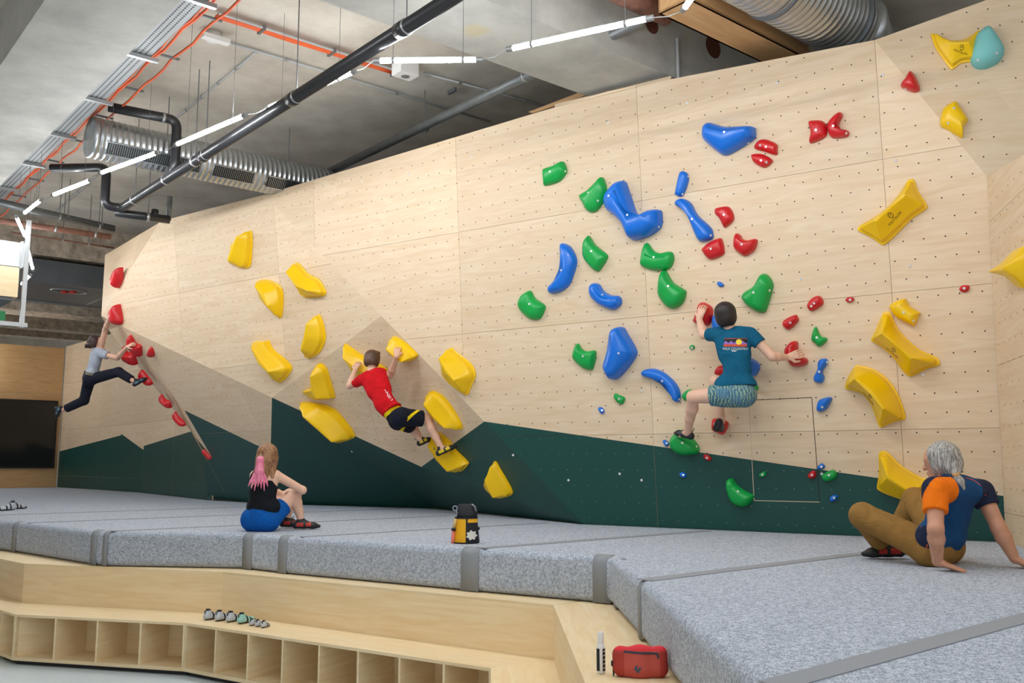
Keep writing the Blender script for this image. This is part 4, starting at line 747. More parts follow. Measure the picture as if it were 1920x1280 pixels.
def nets(F, lo, vx):
    ins = F < 0; n = np.array(F.shape) - 1
    c = np.zeros(tuple(n), np.int8)
    for dx in (0, 1):
        for dy in (0, 1):
            for dz in (0, 1): c += ins[dx:dx + n[0], dy:dy + n[1], dz:dz + n[2]]
    act = (c > 0) & (c < 8); idx = -np.ones(tuple(n), np.int64); I = np.argwhere(act); idx[act] = np.arange(len(I))
    acc = np.zeros((len(I), 3)); cnt = np.zeros(len(I))
    corners = [(x, y, z) for x in (0, 1) for y in (0, 1) for z in (0, 1)]
    for a in range(8):
        for b in range(a + 1, 8):
            ca, cb = np.array(corners[a]), np.array(corners[b])
            if np.abs(ca - cb).sum() != 1: continue
            fa = F[tuple((I + ca).T)]; fb = F[tuple((I + cb).T)]; m = (fa < 0) != (fb < 0)
            t = np.where(m, fa / (fa - fb + 1e-12), 0); acc[m] += (ca + (cb - ca) * t[:, None])[m]; cnt[m] += 1
    vs = lo + (I + acc / cnt[:, None]) * vx
    quads = []
    for d in range(3):
        o1, o2 = [(1, 2), (2, 0), (0, 1)][d]
        sl0 = [slice(1, None)] * 3; sl0[d] = slice(0, None)
        A = ins[:-1] if d == 0 else ins[:, :-1] if d == 1 else ins[:, :, :-1]; Bv = ins[1:] if d == 0 else ins[:, 1:] if d == 1 else ins[:, :, 1:]
        E = np.argwhere(A != Bv); E = E[(E[:, o1] > 0) & (E[:, o2] > 0) & (E[:, o1] < F.shape[o1] - 1) & (E[:, o2] < F.shape[o2] - 1)]
        s = A[tuple(E.T)]; u1 = np.zeros(3, int); u1[o1] = 1; u2 = np.zeros(3, int); u2[o2] = 1
        q = np.stack([idx[tuple((E - u1 - u2).T)], idx[tuple((E - u2).T)], idx[tuple(E.T)], idx[tuple((E - u1).T)]], 1)
        q[~s] = q[~s][:, ::-1]; quads.append(q)
    return vs, np.concatenate(quads)
def vol_obj(name, vol, mats, parent, region=None, cuts=()):
    vs, q = vol.mesh(cuts); off = V(0, 0, 0); a = parent
    while a is not None: off = off + V(*a.location); a = a.parent
    me = bpy.data.meshes.new(name); me.vertices.add(len(vs)); me.vertices.foreach_set('co', (vs - off).astype(np.float32).ravel())
    me.loops.add(len(q) * 4); me.loops.foreach_set('vertex_index', q.astype(np.int32).ravel()); me.polygons.add(len(q)); me.polygons.foreach_set('loop_start', np.arange(0, len(q) * 4, 4, dtype=np.int32)); me.polygons.foreach_set('loop_total', np.full(len(q), 4, np.int32))
    mats = mats if isinstance(mats, (list, tuple)) else [mats]
    for m in mats: me.materials.append(MATS[m])
    if region is not None: me.polygons.foreach_set('material_index', region(vs[q].mean(axis=1)).astype(np.int32))
    me.polygons.foreach_set('use_smooth', np.ones(len(q), bool)); me.update(calc_edges=True); me.validate()
    o = bpy.data.objects.new(name, me); link(o, parent); o['_v'] = 0; del o['_v']
    return o, (vs, q)
plain('skin_a', (226, 178, 152), .5, var=.05, vscale=14); plain('skin_b', (232, 186, 160), .5, var=.05, vscale=14); plain('skin_c', (206, 150, 120), .5, bump=.1, bscale=90, var=.09, vscale=18)
def hair_mat(name, c1, c2, sc=(60, 60, 9)):
    m, N, L, b = newmat(name); tc = N.new('ShaderNodeTexCoord'); mp = N.new('ShaderNodeMapping'); mp.inputs['Scale'].default_value = sc; L.new(tc.outputs['Object'], mp.inputs[0])
    t = N.new('ShaderNodeTexNoise'); t.inputs['Scale'].default_value = 1.6; t.inputs['Detail'].default_value = 5; t.inputs['Distortion'].default_value = .8; L.new(mp.outputs[0], t.inputs['Vector'])
    r = N.new('ShaderNodeValToRGB'); r.color_ramp.elements[0].position = .35; r.color_ramp.elements[1].position = .68; r.color_ramp.elements[0].color = srgb(*c1); r.color_ramp.elements[1].color = srgb(*c2); L.new(t.outputs[0], r.inputs[0]); L.new(r.outputs[0], b.inputs['Base Color'])
    bp = N.new('ShaderNodeBump'); bp.inputs['Strength'].default_value = .7; bp.inputs['Distance'].default_value = .006; L.new(t.outputs[0], bp.inputs['Height']); L.new(bp.outputs[0], b.inputs['Normal']); b.inputs['Roughness'].default_value = .45
hair_mat('hair_black', (20, 15, 14), (52, 40, 36)); hair_mat('hair_brown', (58, 36, 26), (112, 76, 54)); hair_mat('hair_dark', (34, 22, 20), (78, 54, 46)); hair_mat('hair_grey', (110, 106, 102), (206, 202, 196)); hair_mat('hair_blond', (104, 66, 44), (186, 138, 96)); hair_mat('hair_pink', (222, 96, 138), (246, 160, 184))
def cloth(name, rgb, s=.35, scale=9, var=.12, rough=.85):
    m, N, L, b = newmat(name); c = srgb(*rgb); tc = N.new('ShaderNodeTexCoord'); t = N.new('ShaderNodeTexNoise'); t.inputs['Scale'].default_value = scale; t.inputs['Detail'].default_value = 3; t.inputs['Distortion'].default_value = 1.2; L.new(tc.outputs['Object'], t.inputs['Vector'])
    bp = N.new('ShaderNodeBump'); bp.inputs['Strength'].default_value = s; bp.inputs['Distance'].default_value = .04; L.new(t.outputs[0], bp.inputs['Height']); L.new(bp.outputs[0], b.inputs['Normal'])
    r = N.new('ShaderNodeValToRGB'); r.color_ramp.elements[0].position = .3; r.color_ramp.elements[1].position = .7; r.color_ramp.elements[0].color = tuple(x * (1 - var) for x in c[:3]) + (1,); r.color_ramp.elements[1].color = tuple(min(1, x * (1 + var)) for x in c[:3]) + (1,); L.new(t.outputs[0], r.inputs[0]); L.new(r.outputs[0], b.inputs['Base Color'])
    b.inputs['Roughness'].default_value = rough; b.inputs['Specular IOR Level'].default_value = .2
    return m
for nm, c in dict(tee_blue=(16, 92, 124), tee_red=(206, 20, 30), tee_grey=(168, 176, 190), tank_black=(22, 26, 32), shorts_blue=(8, 88, 170), shorts_navy=(24, 28, 42), shorts_yellow=(236, 208, 20), pants_dark=(30, 32, 44), pants_tan=(150, 112, 58), knit_blue=(26, 74, 122), knit_navy=(34, 42, 66), knit_orange=(250, 122, 18), waist_olive=(120, 118, 100)).items(): cloth(nm, c)
plain('shoe_black', (28, 30, 34), .5); plain('shoe_red', (190, 50, 40), .5); plain('shoe_yellow', (228, 200, 24), .5); plain('shoe_teal', (70, 110, 130), .5, var=.2); plain('shoe_grey', (70, 72, 82), .5, var=.3, vscale=25); plain('tie_tan', (206, 160, 96), .6); plain('tie_black', (20, 18, 20), .6); plain('print_white', (236, 236, 236), .7); plain('eye_dark', (40, 30, 26), .3)
plain('print_orange', (226, 84, 50), .7); plain('print_purple', (150, 110, 190), .7); plain('print_yellow', (244, 222, 70), .7)
m, N, L, b = newmat('shorts_pattern')   # leafy teal and pale green print
tc = N.new('ShaderNodeTexCoord'); vo = N.new('ShaderNodeTexVoronoi'); vo.inputs['Scale'].default_value = 11; L.new(tc.outputs['Object'], vo.inputs['Vector'])
wv = N.new('ShaderNodeTexWave'); wv.inputs['Scale'].default_value = 12; wv.inputs['Distortion'].default_value = 5; wv.inputs['Detail Scale'].default_value = 2; av = N.new('ShaderNodeVectorMath'); av.operation = 'ADD'; sv = N.new('ShaderNodeVectorMath'); sv.operation = 'SCALE'; sv.inputs['Scale'].default_value = 3; L.new(vo.outputs['Color'], sv.inputs[0]); L.new(sv.outputs[0], av.inputs[0]); L.new(tc.outputs['Object'], av.inputs[1]); L.new(av.outputs[0], wv.inputs['Vector'])
r1 = N.new('ShaderNodeValToRGB'); r1.color_ramp.elements[0].color = srgb(52, 96, 122); r1.color_ramp.elements[1].color = srgb(146, 174, 140); r1.color_ramp.elements[0].position = .35; r1.color_ramp.elements[1].position = .75; L.new(wv.outputs['Fac'], r1.inputs[0])
mx = N.new('ShaderNodeMixRGB'); mx.blend_type = 'MIX'; mx.inputs[2].default_value = srgb(78, 124, 158); sp = N.new('ShaderNodeSeparateColor'); L.new(vo.outputs['Color'], sp.inputs[0]); mm = N.new('ShaderNodeMath'); mm.operation = 'MULTIPLY'; mm.inputs[1].default_value = .75; L.new(sp.outputs[0], mm.inputs[0]); L.new(mm.outputs[0], mx.inputs[0]); L.new(r1.outputs[0], mx.inputs[1]); L.new(mx.outputs[0], b.inputs['Base Color']); b.inputs['Roughness'].default_value = .85
FING = [(-.036, .078, .0086), (-.012, .088, .009), (.012, .083, .0088), (.034, .066, .0078)]
def hand(vol, wrist, d, pn, side, curl=.6, spread=0., s=1.0):
    """wrist; d finger direction; pn the way the palm faces; side +1 puts the thumb on the +lat side"""
    d = unit(d); pn = unit(pn - d * (pn @ d)); lat = np.cross(d, pn) * side
    pal = wrist + d * .085 * s
    vol.cap(wrist, wrist + d * .03 * s, .027 * s, .03 * s, .012, (pn, .7))
    for o in (-.026, 0, .024): vol.cap(wrist + d * .02 * s + lat * o * .5 * s, pal + lat * o * s, .019 * s, .017 * s, .01, (pn, .75))
    for o, ln, r in FING:
        p = pal + lat * (-o) * s + d * .004 * s; dirv = unit(d + lat * (-o) * spread * 8)
        for j, f in enumerate((.46, .31, .25)):
            a = curl * (.55 + .45 * j) * (1 if j else .6); dirv = unit(dirv * math.cos(a) + pn * math.sin(a)) ; q = p + dirv * ln * f * s
            vol.cap(p, q, r * s * (1 - .06 * j), r * s * (1 - .06 * (j + 1)), .003); p = q
    t0 = wrist + d * .025 * s + lat * .022 * s; t1 = t0 + unit(lat * .8 + d * .6 + pn * .25) * .042 * s; t2 = t1 + unit(lat * .25 + d * .9 + pn * (.15 + curl * .5)) * .034 * s; t3 = t2 + unit(d * .9 + pn * (.1 + curl * .7) - lat * .1) * .026 * s
    vol.chain([t0, t1, t2, t3], [.015 * s, .0125 * s, .0105 * s, .009 * s], .008)
def head(vol, c, up, face, s=1.0, k=.02):
    up = unit(up); face = unit(face - up * (face @ up)); lat = np.cross(face, up)
    vol.cap(c - face * .022 * s + up * .02 * s, c + face * .02 * s + up * .025 * s, .086 * s, .08 * s, k, (lat, .86))
    vol.cap(c + face * .03 * s - up * .01 * s, c + face * .05 * s - up * .075 * s, .062 * s, .042 * s, k, (lat, .9))
    vol.cap(c + face * .088 * s + up * .005 * s, c + face * .108 * s - up * .028 * s, .009 * s, .013 * s, .012)      # nose
    vol.cap(c + face * .085 * s - up * .06 * s, c + face * .088 * s - up * .062 * s, .014 * s, None, .01)            # mouth
    for q in (-1, 1):
        vol.cap(c + lat * .076 * s * q - up * .022 * s - face * .004 * s, c + lat * .084 * s * q + up * .018 * s - face * .016 * s, .011 * s, .016 * s, .006, (lat, .55))   # ears
        vol.cap(c + face * .075 * s + lat * q * .03 * s + up * .027 * s, c + face * .072 * s + lat * q * .05 * s + up * .025 * s, .01 * s, None, .014)                        # brow
    return lat
def shoe(name, heel, toe, up, parent, mats, s=1.0, sole=None):
    """climbing shoe: downturned slipper with a rubber rand"""
    d = unit(toe - heel); up = unit(up - d * (up @ d)); Ls = np.linalg.norm(toe - heel); v = Vol(.005)
    v.cap(heel + up * .035 * s, heel + d * Ls * .35 + up * .045 * s, .036 * s, .042 * s, .02); v.cap(heel + d * Ls * .3 + up * .035 * s, heel + d * Ls * .72 + up * .03 * s, .042 * s, .04 * s, .02, (up, .8)); v.cap(heel + d * Ls * .7 + up * .028 * s, heel + d * Ls * .93 + up * .02 * s, .038 * s, .024 * s, .02, (up, .75))
    v.cap(heel + d * Ls * .15 + up * .06 * s, heel + d * Ls * .2 + up * .085 * s, .036 * s, .037 * s, .02)
    hh = heel
    def region(c):
        z = (c - hh) @ up; x = (c - hh) @ d / Ls; return np.where((z < .022 * s) | (x > .86) | (x < .02), 0, np.where((x > .62) | ((x > .3) & (x < .4)) | (z > .06 * s), 0, 1))
    o, _ = vol_obj(name, v, mats, parent, region)
    lp = heel - d * .01 * s + up * .085 * s; one('pull_loop', mats[0], lambda m: m.tube([lp + up * .0, lp - d * .02 * s + up * .015 * s, lp - d * .022 * s + up * .03 * s, lp - d * .004 * s + up * .028 * s], .004 * s, 6), o, True)
    return o
def eyes(parent, c, up, face, s=1.0):
    up = unit(up); face = unit(face - up * (face @ up)); lat = np.cross(face, up)
    for q in (-1, 1):
        p = c + face * .079 * s + lat * q * .031 * s + up * .008 * s
        one('eye', 'eye_dark', lambda m: m.tube([p - face * .008 * s, p + face * .002 * s, p + face * .006 * s], [.011 * s, .01 * s, .004 * s], 10), parent, True)
def arm(vol, sh, el, wr, s=1.0, r=(.05, .041, .043, .028)):
    vol.cap(sh, el, r[0] * s, r[1] * s, .025); vol.cap(el, el + (wr - el) * .3, r[1] * s, r[2] * s, .02); vol.cap(el + (wr - el) * .3, wr, r[2] * s, r[3] * s, .02)
def leg(vol, hip, kn, an, s=1.0, r=(.085, .06, .056, .036)):
    vol.cap(hip, kn, r[0] * s, r[1] * s, .03); back = unit((kn - hip) + (kn - an)); calf = kn + (an - kn) * .3 - back * .012 * s
    vol.chain([kn, calf, kn + (an - kn) * .6, an], [r[1] * s * .95, r[2] * s, r[2] * .8 * s, r[3] * s], .025)
def torso(vol, neck, shL, shR, waist, pel, hipL, hipR, front, s=1.0, inf=0.0, k=.04, sh=.06, chest=.118, wst=.105, pv=.112, fl=.68):
    ch = neck + (waist - neck) * .38; lat = unit(shR - shL)
    vol.cap(shL + (shR - shL) * .14, shR + (shL - shR) * .14, sh * s + inf, None, k)
    for q in (-1, 1): vol.cap(neck + (waist - neck) * .2 + lat * q * .06 * s, ch + (waist - ch) * .35 + lat * q * .05 * s, chest * .78 * s + inf, chest * .8 * s + inf, k, (front, fl + .08))
    vol.cap(ch, waist, chest * s + inf, wst * s + inf, k, (front, fl)); vol.cap(waist, pel, wst * s + inf, pv * s + inf, k, (front, fl + .06))
    vol.cap(hipL, hipR, .095 * s + inf, None, k, (front, .9))
def on_mesh(parent, tree, name, mat, pts2, o, ex, ey, dirv, lift=.003, faces=None):
    """lay flat shapes (points in metres on the frame o,ex,ey) on a garment by casting along dirv"""
    vs = []
    for x, y in pts2:
        p = o + ex * x + ey * y; h = tree.ray_cast(Vector(p - dirv * .5), Vector(dirv)); vs.append((V(*h[0]) if h[0] is not None else p) - dirv * lift)
    return mesh_obj(name, vs, faces or [tuple(range(len(vs)))], mat, parent)
def grid_patch(poly, n=10):
    """fill a 2D polygon with small quads so that it can bend over cloth"""
    P = [V(*p) for p in poly]; lo, hi = np.min(P, axis=0), np.max(P, axis=0); pts = []; fs = []; st = max(hi - lo) / n; nx, ny = int(math.ceil((hi[0] - lo[0]) / st)), int(math.ceil((hi[1] - lo[1]) / st))
    for i in range(nx):
        for j in range(ny):
            q = [V(lo[0] + i * st, lo[1] + j * st), V(lo[0] + (i + 1) * st, lo[1] + j * st), V(lo[0] + (i + 1) * st, lo[1] + (j + 1) * st), V(lo[0] + i * st, lo[1] + (j + 1) * st)]
            # clip the polygon (may be concave) by the convex cell
            c = P
            for k in range(4):
                a, b = q[k], q[(k + 1) % 4]; t = b - a
                if len(c) > 2: c = clip(c, a, V(-t[1], t[0]))
            if area2(c) > 1e-8: fs.append(tuple(range(len(pts), len(pts) + len(c)))); pts += [tuple(x) for x in c]
    return pts, fs
def bvh(vq): return BVHTree.FromPolygons([Vector(v) for v in vq[0]], [tuple(f) for f in vq[1]])
UPZ = V(0, 0, 1)
# ---- climber in the blue T-shirt (joints: pixel, distance from the main wall)
Z4 = lambda x, y, off: onp(1240 + x / 4, 540 + y / 4, PM, off)
def climber_blue():
    nm = PM[0]; lat = dM
    J = dict(head=Z4(490, 205, .42), neck=Z4(515, 318, .40), shL=Z4(405, 348, .38), shR=Z4(672, 348, .38), elL=Z4(318, 350, .3), wrL=Z4(283, 232, .22), elR=Z4(832, 512, .36), wrR=Z4(945, 520, .2), waist=Z4(570, 610, .43), pel=Z4(540, 790, .47), hipL=Z4(470, 800, .46), hipR=Z4(620, 800, .46), knL=Z4(238, 815, .5), anL=Z4(198, 1080, .26), knR=Z4(410, 700, .16), anR=Z4(447, 960, .24))
    root = empty('person', tuple(J['pel'] * V(1, 1, 0) + V(0, 0, MZ)), label='climber in a teal blue T-shirt and patterned shorts, seen from behind', cat='person')
    v = Vol(.0065); hu = unit(J['head'] - J['neck'])
    head(v, J['head'], hu, -nm, 1.02); v.cap(J['neck'] - hu * .02, J['head'] - hu * .05, .056, .052, .02)
    torso(v, J['neck'], J['shL'], J['shR'], J['waist'], J['pel'], J['hipL'], J['hipR'], nm)
    arm(v, J['shL'], J['elL'], J['wrL']); arm(v, J['shR'], J['elR'], J['wrR'])
    leg(v, J['hipL'], J['knL'], J['anL']); leg(v, J['hipR'], J['knR'], J['anR'])
    hand(v, J['wrL'], Z4(308, 150, .19) - J['wrL'], -nm, 1, .55); hand(v, J['wrR'], Z4(1040, 490, .15) - J['wrR'], -nm, -1, .55)
    v.cap(J['anL'], Z4(140, 1100, .2), .034, .026); v.cap(J['anR'], Z4(455, 1010, .17), .034, .026)
    vol_obj('body', v, 'skin_b', root); eyes(root, J['head'], hu, -nm, 1.02)
    # T-shirt
    t = Vol(.0065); torso(t, J['neck'], J['shL'], J['shR'], J['waist'], J['pel'] + (J['waist'] - J['pel']) * .25, J['hipL'] + (J['waist'] - J['pel']) * .35, J['hipR'] + (J['waist'] - J['pel']) * .35, nm, inf=.014)
    for sh, el, f in ((J['shL'], J['elL'], .55), (J['shR'], J['elR'], .42)): t.cap(sh, sh + (el - sh) * (f + .2), .066, .064, .03, cuts=((sh + (el - sh) * f, el - sh),))
    up = unit(J['neck'] - J['pel'])
    o, vq = vol_obj('t_shirt', t, 'tee_blue', root, cuts=((J['neck'] + up * .06, up), (Z4(560, 738, .45), -up)))
    tr = bvh(vq); c = Z4(535, 405, .55); ex = unit(Z4(640, 405, .5) - Z4(430, 405, .5)); ey = unit(up - ex * (up @ ex)); dv = -nm
    W, Hh = .205, .078
    def pp(name, mat, poly, lift): pts, fs = grid_patch(poly, 12); return on_mesh(o, tr, name, mat, pts, c, ex, ey, dv, lift, fs)
    pp('print_panel', 'print_black', [(-W / 2, -Hh / 2), (W / 2, -Hh / 2), (W / 2, Hh / 2), (-W / 2, Hh / 2)], .002)
    mt = [(-W / 2, -.018)]
    for i in range(13): mt.append((-W / 2 + W * i / 12, -.018 + (.034 if i % 3 == 1 else .012 if i % 3 == 0 else .02)))
    pp('print_hills', 'print_purple', mt + [(W / 2, -.018)], .003)
    pp('print_sun', 'print_yellow', [(.04 + .026 * math.cos(k * .449), .004 + .026 * math.sin(k * .449)) for k in range(14)], .0038)
    for y0, y1, mt_ in ((-.039, -.032, 'print_orange'), (-.03, -.019, 'print_orange'), (.034, .038, 'print_orange')): pp('print_stripe', mt_, [(-W / 2, y0), (W / 2, y0), (W / 2, y1), (-W / 2, y1)], .0034)
    pts, fs = text_patch('WILD COUNTRY', .03); on_mesh(o, tr, 'lettering', 'print_white', [(x, y - .07) for x, y in pts], c, ex, ey, dv, .003, fs)
    for x0, x1, y0 in ((-.026, .026, -.079), (-.018, .016, -.086)): pp('print_line', 'print_white', [(x0, y0), (x1, y0), (x1, y0 + .004), (x0, y0 + .004)], .003)
    s_ = Vol(.0065)
    for h, kn, f in ((J['hipL'], J['knL'], .44), (J['hipR'], J['knR'], .5)): s_.cap(h, h + (kn - h) * (f + .15), .108, .093, .03, cuts=((h + (kn - h) * f, kn - h),))
    s_.cap(J['hipL'], J['hipR'], .113, None, .03); s_.cap(J['pel'], J['pel'] + (J['waist'] - J['pel']) * .4, .122, .11, .03, (nm, .8), cuts=((J['pel'] + up * .12, up),))
    vol_obj('shorts', s_, 'shorts_pattern', root)
    h = Vol(.005); h.cap(J['head'] - hu * .02 + nm * .028, J['head'] + hu * .03 + nm * .024, .1, .102, .02, cuts=((J['head'] - nm * .05, -nm - hu * .35), (J['head'] - hu * .1, -hu)))
    vol_obj('hair', h, 'hair_black', root)
    for he, to, upv in ((Z4(218, 1135, .25), Z4(100, 1100, .16), UPZ), (Z4(448, 985, .25), Z4(455, 1050, .13), nm)): shoe('climbing_shoe', he, to, upv, root, ['shoe_black', 'shoe_grey'])
climber_blue()
# ---- climber in the red T-shirt, hanging under the diamond
def climber_red():
    Zr = lambda x, y, d: ond(620 + x / 4.268, 600 + y / 4.268, d)
    D0 = E1_(700, 690)[1]; hw = E1_(672, 690)[1]; hr = E2_(745, 655)[1]
    J = dict(head=Zr(335, 318, D0 - .42), neck=Zr(325, 412, D0 - .46), shL=Zr(238, 478, D0 - .44), shR=Zr(398, 430, D0 - .5), elL=Zr(152, 525, D0 - .32), wrL=Zr(195, 402, hw - .33), elR=Zr(478, 440, D0 - .45), wrR=Zr(528, 288, hr - .33), waist=Zr(430, 660, D0 - .62), pel=Zr(525, 770, D0 - .62), hipL=Zr(540, 800, D0 - .52), hipR=Zr(560, 775, D0 - .7), knR=Zr(775, 790, D0 - .55), anR=Zr(888, 1030, F2_(830, 845)[1] - .42), knL=Zr(655, 850, D0 - .3), anL=Zr(722, 965, F2_(795, 830)[1] - .4))
    front = unit(np.cross(J['shR'] - J['shL'], J['neck'] - J['pel'])); front = front if front[1] > 0 else -front
    root = empty('person', tuple(J['pel'] * V(1, 1, 0) + V(0, 0, MZ)), label='climber in a red T-shirt and black and yellow shorts hanging under the diamond', cat='person')
    v = Vol(.0065); hu = unit(J['head'] - J['neck']); face = unit(V(.25, 1, .1))
    head(v, J['head'], hu, face); v.cap(J['neck'] - hu * .02, J['head'] - hu * .05, .056, .052, .02)
    torso(v, J['neck'], J['shL'], J['shR'], J['waist'], J['pel'], J['hipL'], J['hipR'], front)
    arm(v, J['shL'], J['elL'], J['wrL']); arm(v, J['shR'], J['elR'], J['wrR']); leg(v, J['hipL'], J['knL'], J['anL']); leg(v, J['hipR'], J['knR'], J['anR'])
    hand(v, J['wrL'], Zr(222, 335, hw - .28) - J['wrL'], V(.3, 1, -.1), 1, .75); hand(v, J['wrR'], Zr(535, 205, hr - .27) - J['wrR'], V(-.1, 1, -.1), -1, .75)
    tR, tL = Zr(1015, 1018, J['anR'][1] + .03), Zr(812, 960, J['anL'][1] + .03)
    v.cap(J['anR'], J['anR'] + (tR - J['anR']) * .6, .034, .026); v.cap(J['anL'], J['anL'] + (tL - J['anL']) * .6, .034, .026)
    vol_obj('body', v, 'skin_a', root); eyes(root, J['head'], hu, face)
    up = unit(J['neck'] - J['pel']); t = Vol(.0065); torso(t, J['neck'], J['shL'], J['shR'], J['waist'], J['pel'] + (J['waist'] - J['pel']) * .3, J['hipL'] + (J['waist'] - J['pel']) * .4, J['hipR'] + (J['waist'] - J['pel']) * .4, front, inf=.016)
    for sh, el, f in ((J['shL'], J['elL'], .5), (J['shR'], J['elR'], .42)): t.cap(sh, sh + (el - sh) * (f + .25), .068, .068, .03, cuts=((sh + (el - sh) * f, el - sh),))
    o, vq = vol_obj('t_shirt', t, 'tee_red', root, cuts=((J['neck'] + up * .03, up), (Zr(430, 790, D0 - .6) * .5 + Zr(520, 690, D0 - .6) * .5, -up)))
    tr = bvh(vq); ey = unit(np.cross(unit(CAM - J['waist']), up)); dv = -unit(CAM - J['waist']); c = Zr(462, 600, D0 - .9); exl = -unit(up)
    exv = np.cross(exl, dv)
    def mark(poly): pts, fs = grid_patch(poly, 6); on_mesh(o, tr, 'print_mark', 'print_white', pts, c, exl, exv, dv, .003, fs)
    def arc(cx, cy, r, a0, a1): mark([(cx + r * math.cos(a0 + (a1 - a0) * k / 10), cy + r * math.sin(a0 + (a1 - a0) * k / 10)) for k in range(11)] + [(cx + r * .6 * math.cos(a1 + (a0 - a1) * k / 10), cy + r * .6 * math.sin(a1 + (a0 - a1) * k / 10)) for k in range(11)])
    mark([(-.09, -.006), (-.055, -.004), (-.055, .003), (-.09, .0)]); mark([(-.05, -.012), (-.02, .002), (-.045, .022), (-.05, .016), (-.033, .003), (-.055, -.006)]); arc(.0, .0, .018, .2, 6.1); arc(.034, .004, .017, 0, 5.6); arc(.066, .012, .016, -1.6, 1.8)
    s_ = Vol(.0065)
    for h, kn, f in ((J['hipL'], J['knL'], .85), (J['hipR'], J['knR'], .8)): s_.cap(h, h + (kn - h) * (f + .15), .112, .098, .03, cuts=((h + (kn - h) * f, kn - h),))
    s_.cap(J['pel'], J['pel'] + (J['waist'] - J['pel']) * .35, .118, .112, .03, (front, .85), cuts=((J['pel'] + up * .1, up),))
    s_.cap(J['hipL'], J['hipR'], .12, None, .04)
    hp, kd_ = J['hipR'], unit(J['knR'] - J['hipR'])
    def reg(c):
        a = (c - hp) @ kd_; u = (c - hp) @ unit(up - kd_ * (up @ kd_)); band = (c - J['pel']) @ up > .035; return np.where(band | ((u - (a - .16) * .9 > .0) & (u - (a - .16) * .9 < .045) & (a > .05)), 1, 0)
    vol_obj('shorts', s_, ['shorts_navy', 'shorts_yellow'], root, reg)
    h = Vol(.005); h.cap(J['head'] - hu * .02 - face * .028, J['head'] + hu * .03 - face * .024, .1, .102, .02, cuts=((J['head'] + face * .05, face - hu * .45), (J['head'] - hu * .085, -hu)))
    for k in range(7): a = k * .9; h.cap(J['head'] + hu * .07 + V(math.cos(a), math.sin(a), 0) * .05, J['head'] + hu * .09 + V(math.cos(a + .5), math.sin(a + .5), 0) * .07, .035, .025, .015)
    vol_obj('hair', h, 'hair_brown', root)
    shoe('climbing_shoe', Zr(872, 1085, J['anR'][1]), tR, UPZ, root, ['shoe_black', 'shoe_yellow']); shoe('climbing_shoe', Zr(720, 1005, J['anL'][1]), tL, UPZ + V(-.4, 0, 0), root, ['shoe_black', 'shoe_yellow'])
    w_ = J['wrR'] + (J['elR'] - J['wrR']) * .08; dd_ = unit(J['elR'] - J['wrR']); one('bracelet', 'tie_tan', lambda m: m.tube([w_ - dd_ * .004, w_ + dd_ * .004], .034, 16, False), root, True)
climber_red()
